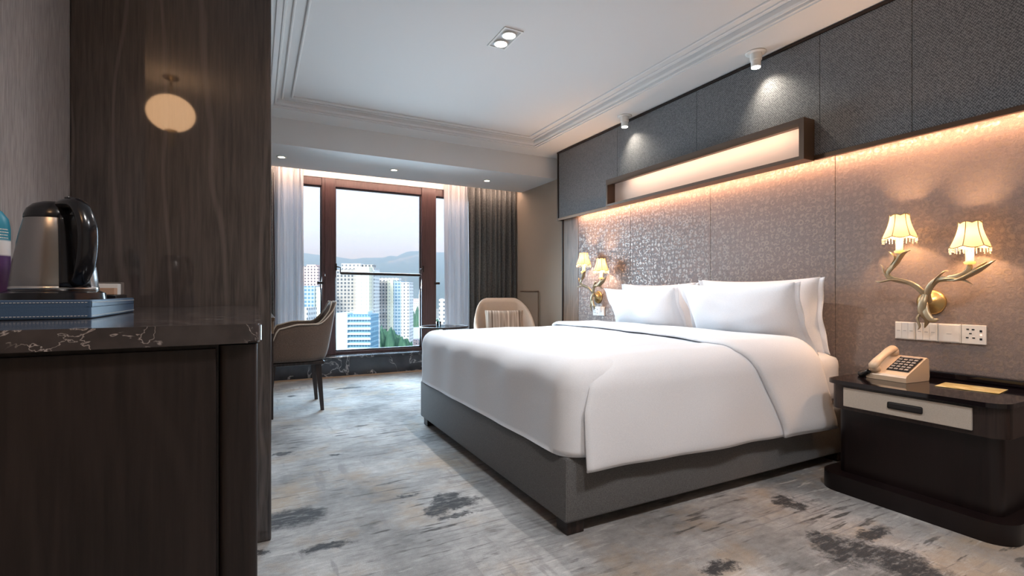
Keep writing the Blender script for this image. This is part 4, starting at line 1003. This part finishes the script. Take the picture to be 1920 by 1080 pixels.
ORD = ['first', 'second', 'third', 'fourth', 'fifth', 'sixth', 'seventh', 'eighth', 'ninth', 'tenth', 'eleventh']
for i in range(9):
    f_ = (i + .5) / 9; u = 704 + 70 * f_; z = 262 + (i % 3) * 8.5
    vtop = 618 + 24 * abs(f_ - 0.25) ** 1.2 * 1.6 + hr.uniform(-2, 2); top = CH - (vtop - HZ) * z / F
    c0 = at(u, 548, z); e = empty('park_tree', (c0.x, c0.y, G), 'round-crowned green tree, ' + ORD[i] + ' from the left in the grove below the towers', 'tree', 'grove of trees below the towers')
    hgt = top - G; r_ = 2.9
    cr_ = tree_mesh(i).build('crown', m_tree, e, smooth=True); cr_.scale = (r_, r_, hgt * 0.45); cr_.location.z = hgt * 0.58
    MB().lathe([(0.6, 0), (0.4, hgt * .4)], 8).build('trunk', m_darkwood, e)
for (u, z, vt, lb) in ((588, 262, 600, 'dark green tree just right of the white house in the left pane'), (596, 203, 608, 'lower dark green tree beside the left jamb of the middle pane'), (773, 520, 582, 'small green tree just right of the broad tower'), (783, 500, 578, 'tallest green tree below the domed hall'), (796, 540, 584, 'green tree at the right jamb of the middle pane'), (820, 420, 600, 'green tree in front of the white block in the right pane')):
    c0 = at(u, 548, z); top = CH - (vt - HZ) * z / F; hgt = top - G
    e = empty('street_tree', (c0.x, c0.y, G), lb, 'tree', 'scattered trees between the city blocks')
    cr_ = tree_mesh(u).build('crown', m_tree, e, smooth=True); cr_.scale = (3.2, 3.2, hgt * .42); cr_.location.z = hgt * .6
    MB().lathe([(0.6, 0), (0.4, hgt * .4)], 8).build('trunk', m_darkwood, e)
x = ext('city_ground'); n = x.noise(x.coord((0.03, 0.03, 1)), 1, 4, .7); x.base(x.ramp(n, [(0.4, (0.22, 0.30, 0.26)), (0.6, (0.55, 0.56, 0.54))]))
b = MB(); b.face([(-3000, 30, G), (4500, 30, G), (4500, 5000, G), (-3000, 5000, G)])
struct(b.build('ground_city', x.m))
RIDGE = [(300, 470), (450, 474), (564, 477), (600, 480), (629, 481), (660, 487), (682, 484), (718, 484), (733, 479), (744, 481), (760, 473), (789, 471), (818, 476), (835, 477), (950, 472), (1200, 478), (1500, 480)]
def ridge(u):
    for (a, va_), (b_, vb_) in zip(RIDGE, RIDGE[1:]):
        if a <= u <= b_: return va_ + (vb_ - va_) * (u - a) / (b_ - a)
    return 475
b = MB()
def hill(a, c_):
    u = 300 + a * 1200; z = 1500 + 1100 * c_ if c_ <= 1 else 0
    top = (HZ - ridge(u)) * 2600 / F
    h = (top - G) * (smooth(0, 1, c_) ** 0.8)
    p = at(u, 548, z); r_ = noise.noise(Vector((p.x / 160, p.y / 160, 0))) * 30 * math.sin(PI * c_) + noise.noise(Vector((p.x / 50, p.y / 50, 3))) * 9 * math.sin(PI * c_)
    return (p.x, p.y, G + h + r_ - 0.5)
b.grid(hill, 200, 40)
def back(a, c_):
    u = 300 + a * 1200; z = 2600 + 700 * c_; top = (HZ - ridge(u)) * 2600 / F; p = at(u, 548, z); return (p.x, p.y, G + (top - G) * (1 - c_) - .5)
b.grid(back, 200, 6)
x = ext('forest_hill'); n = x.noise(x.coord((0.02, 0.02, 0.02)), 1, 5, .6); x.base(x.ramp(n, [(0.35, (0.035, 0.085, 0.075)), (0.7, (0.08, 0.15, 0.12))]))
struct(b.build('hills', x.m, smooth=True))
# valley haze
hz = bpy.data.materials.new('haze'); hz.use_nodes = True; hn = hz.node_tree.nodes; hl = hz.node_tree.links
hn.remove(hn['Principled BSDF']); vs = hn.new('ShaderNodeVolumeScatter'); vs.inputs['Color'].default_value = (0.50, 0.76, 1.0, 1); vs.inputs['Density'].default_value = 0.0012; vs.inputs['Anisotropy'].default_value = 0.0
hl.new(vs.outputs[0], hn['Material Output'].inputs['Volume'])
o = MB().box(-2500, 4000, 690, 3300, G + 0.5, 230).build('haze', hz); tag(o, 'pale blue haze lying over the city and hills', 'haze', kind='stuff')
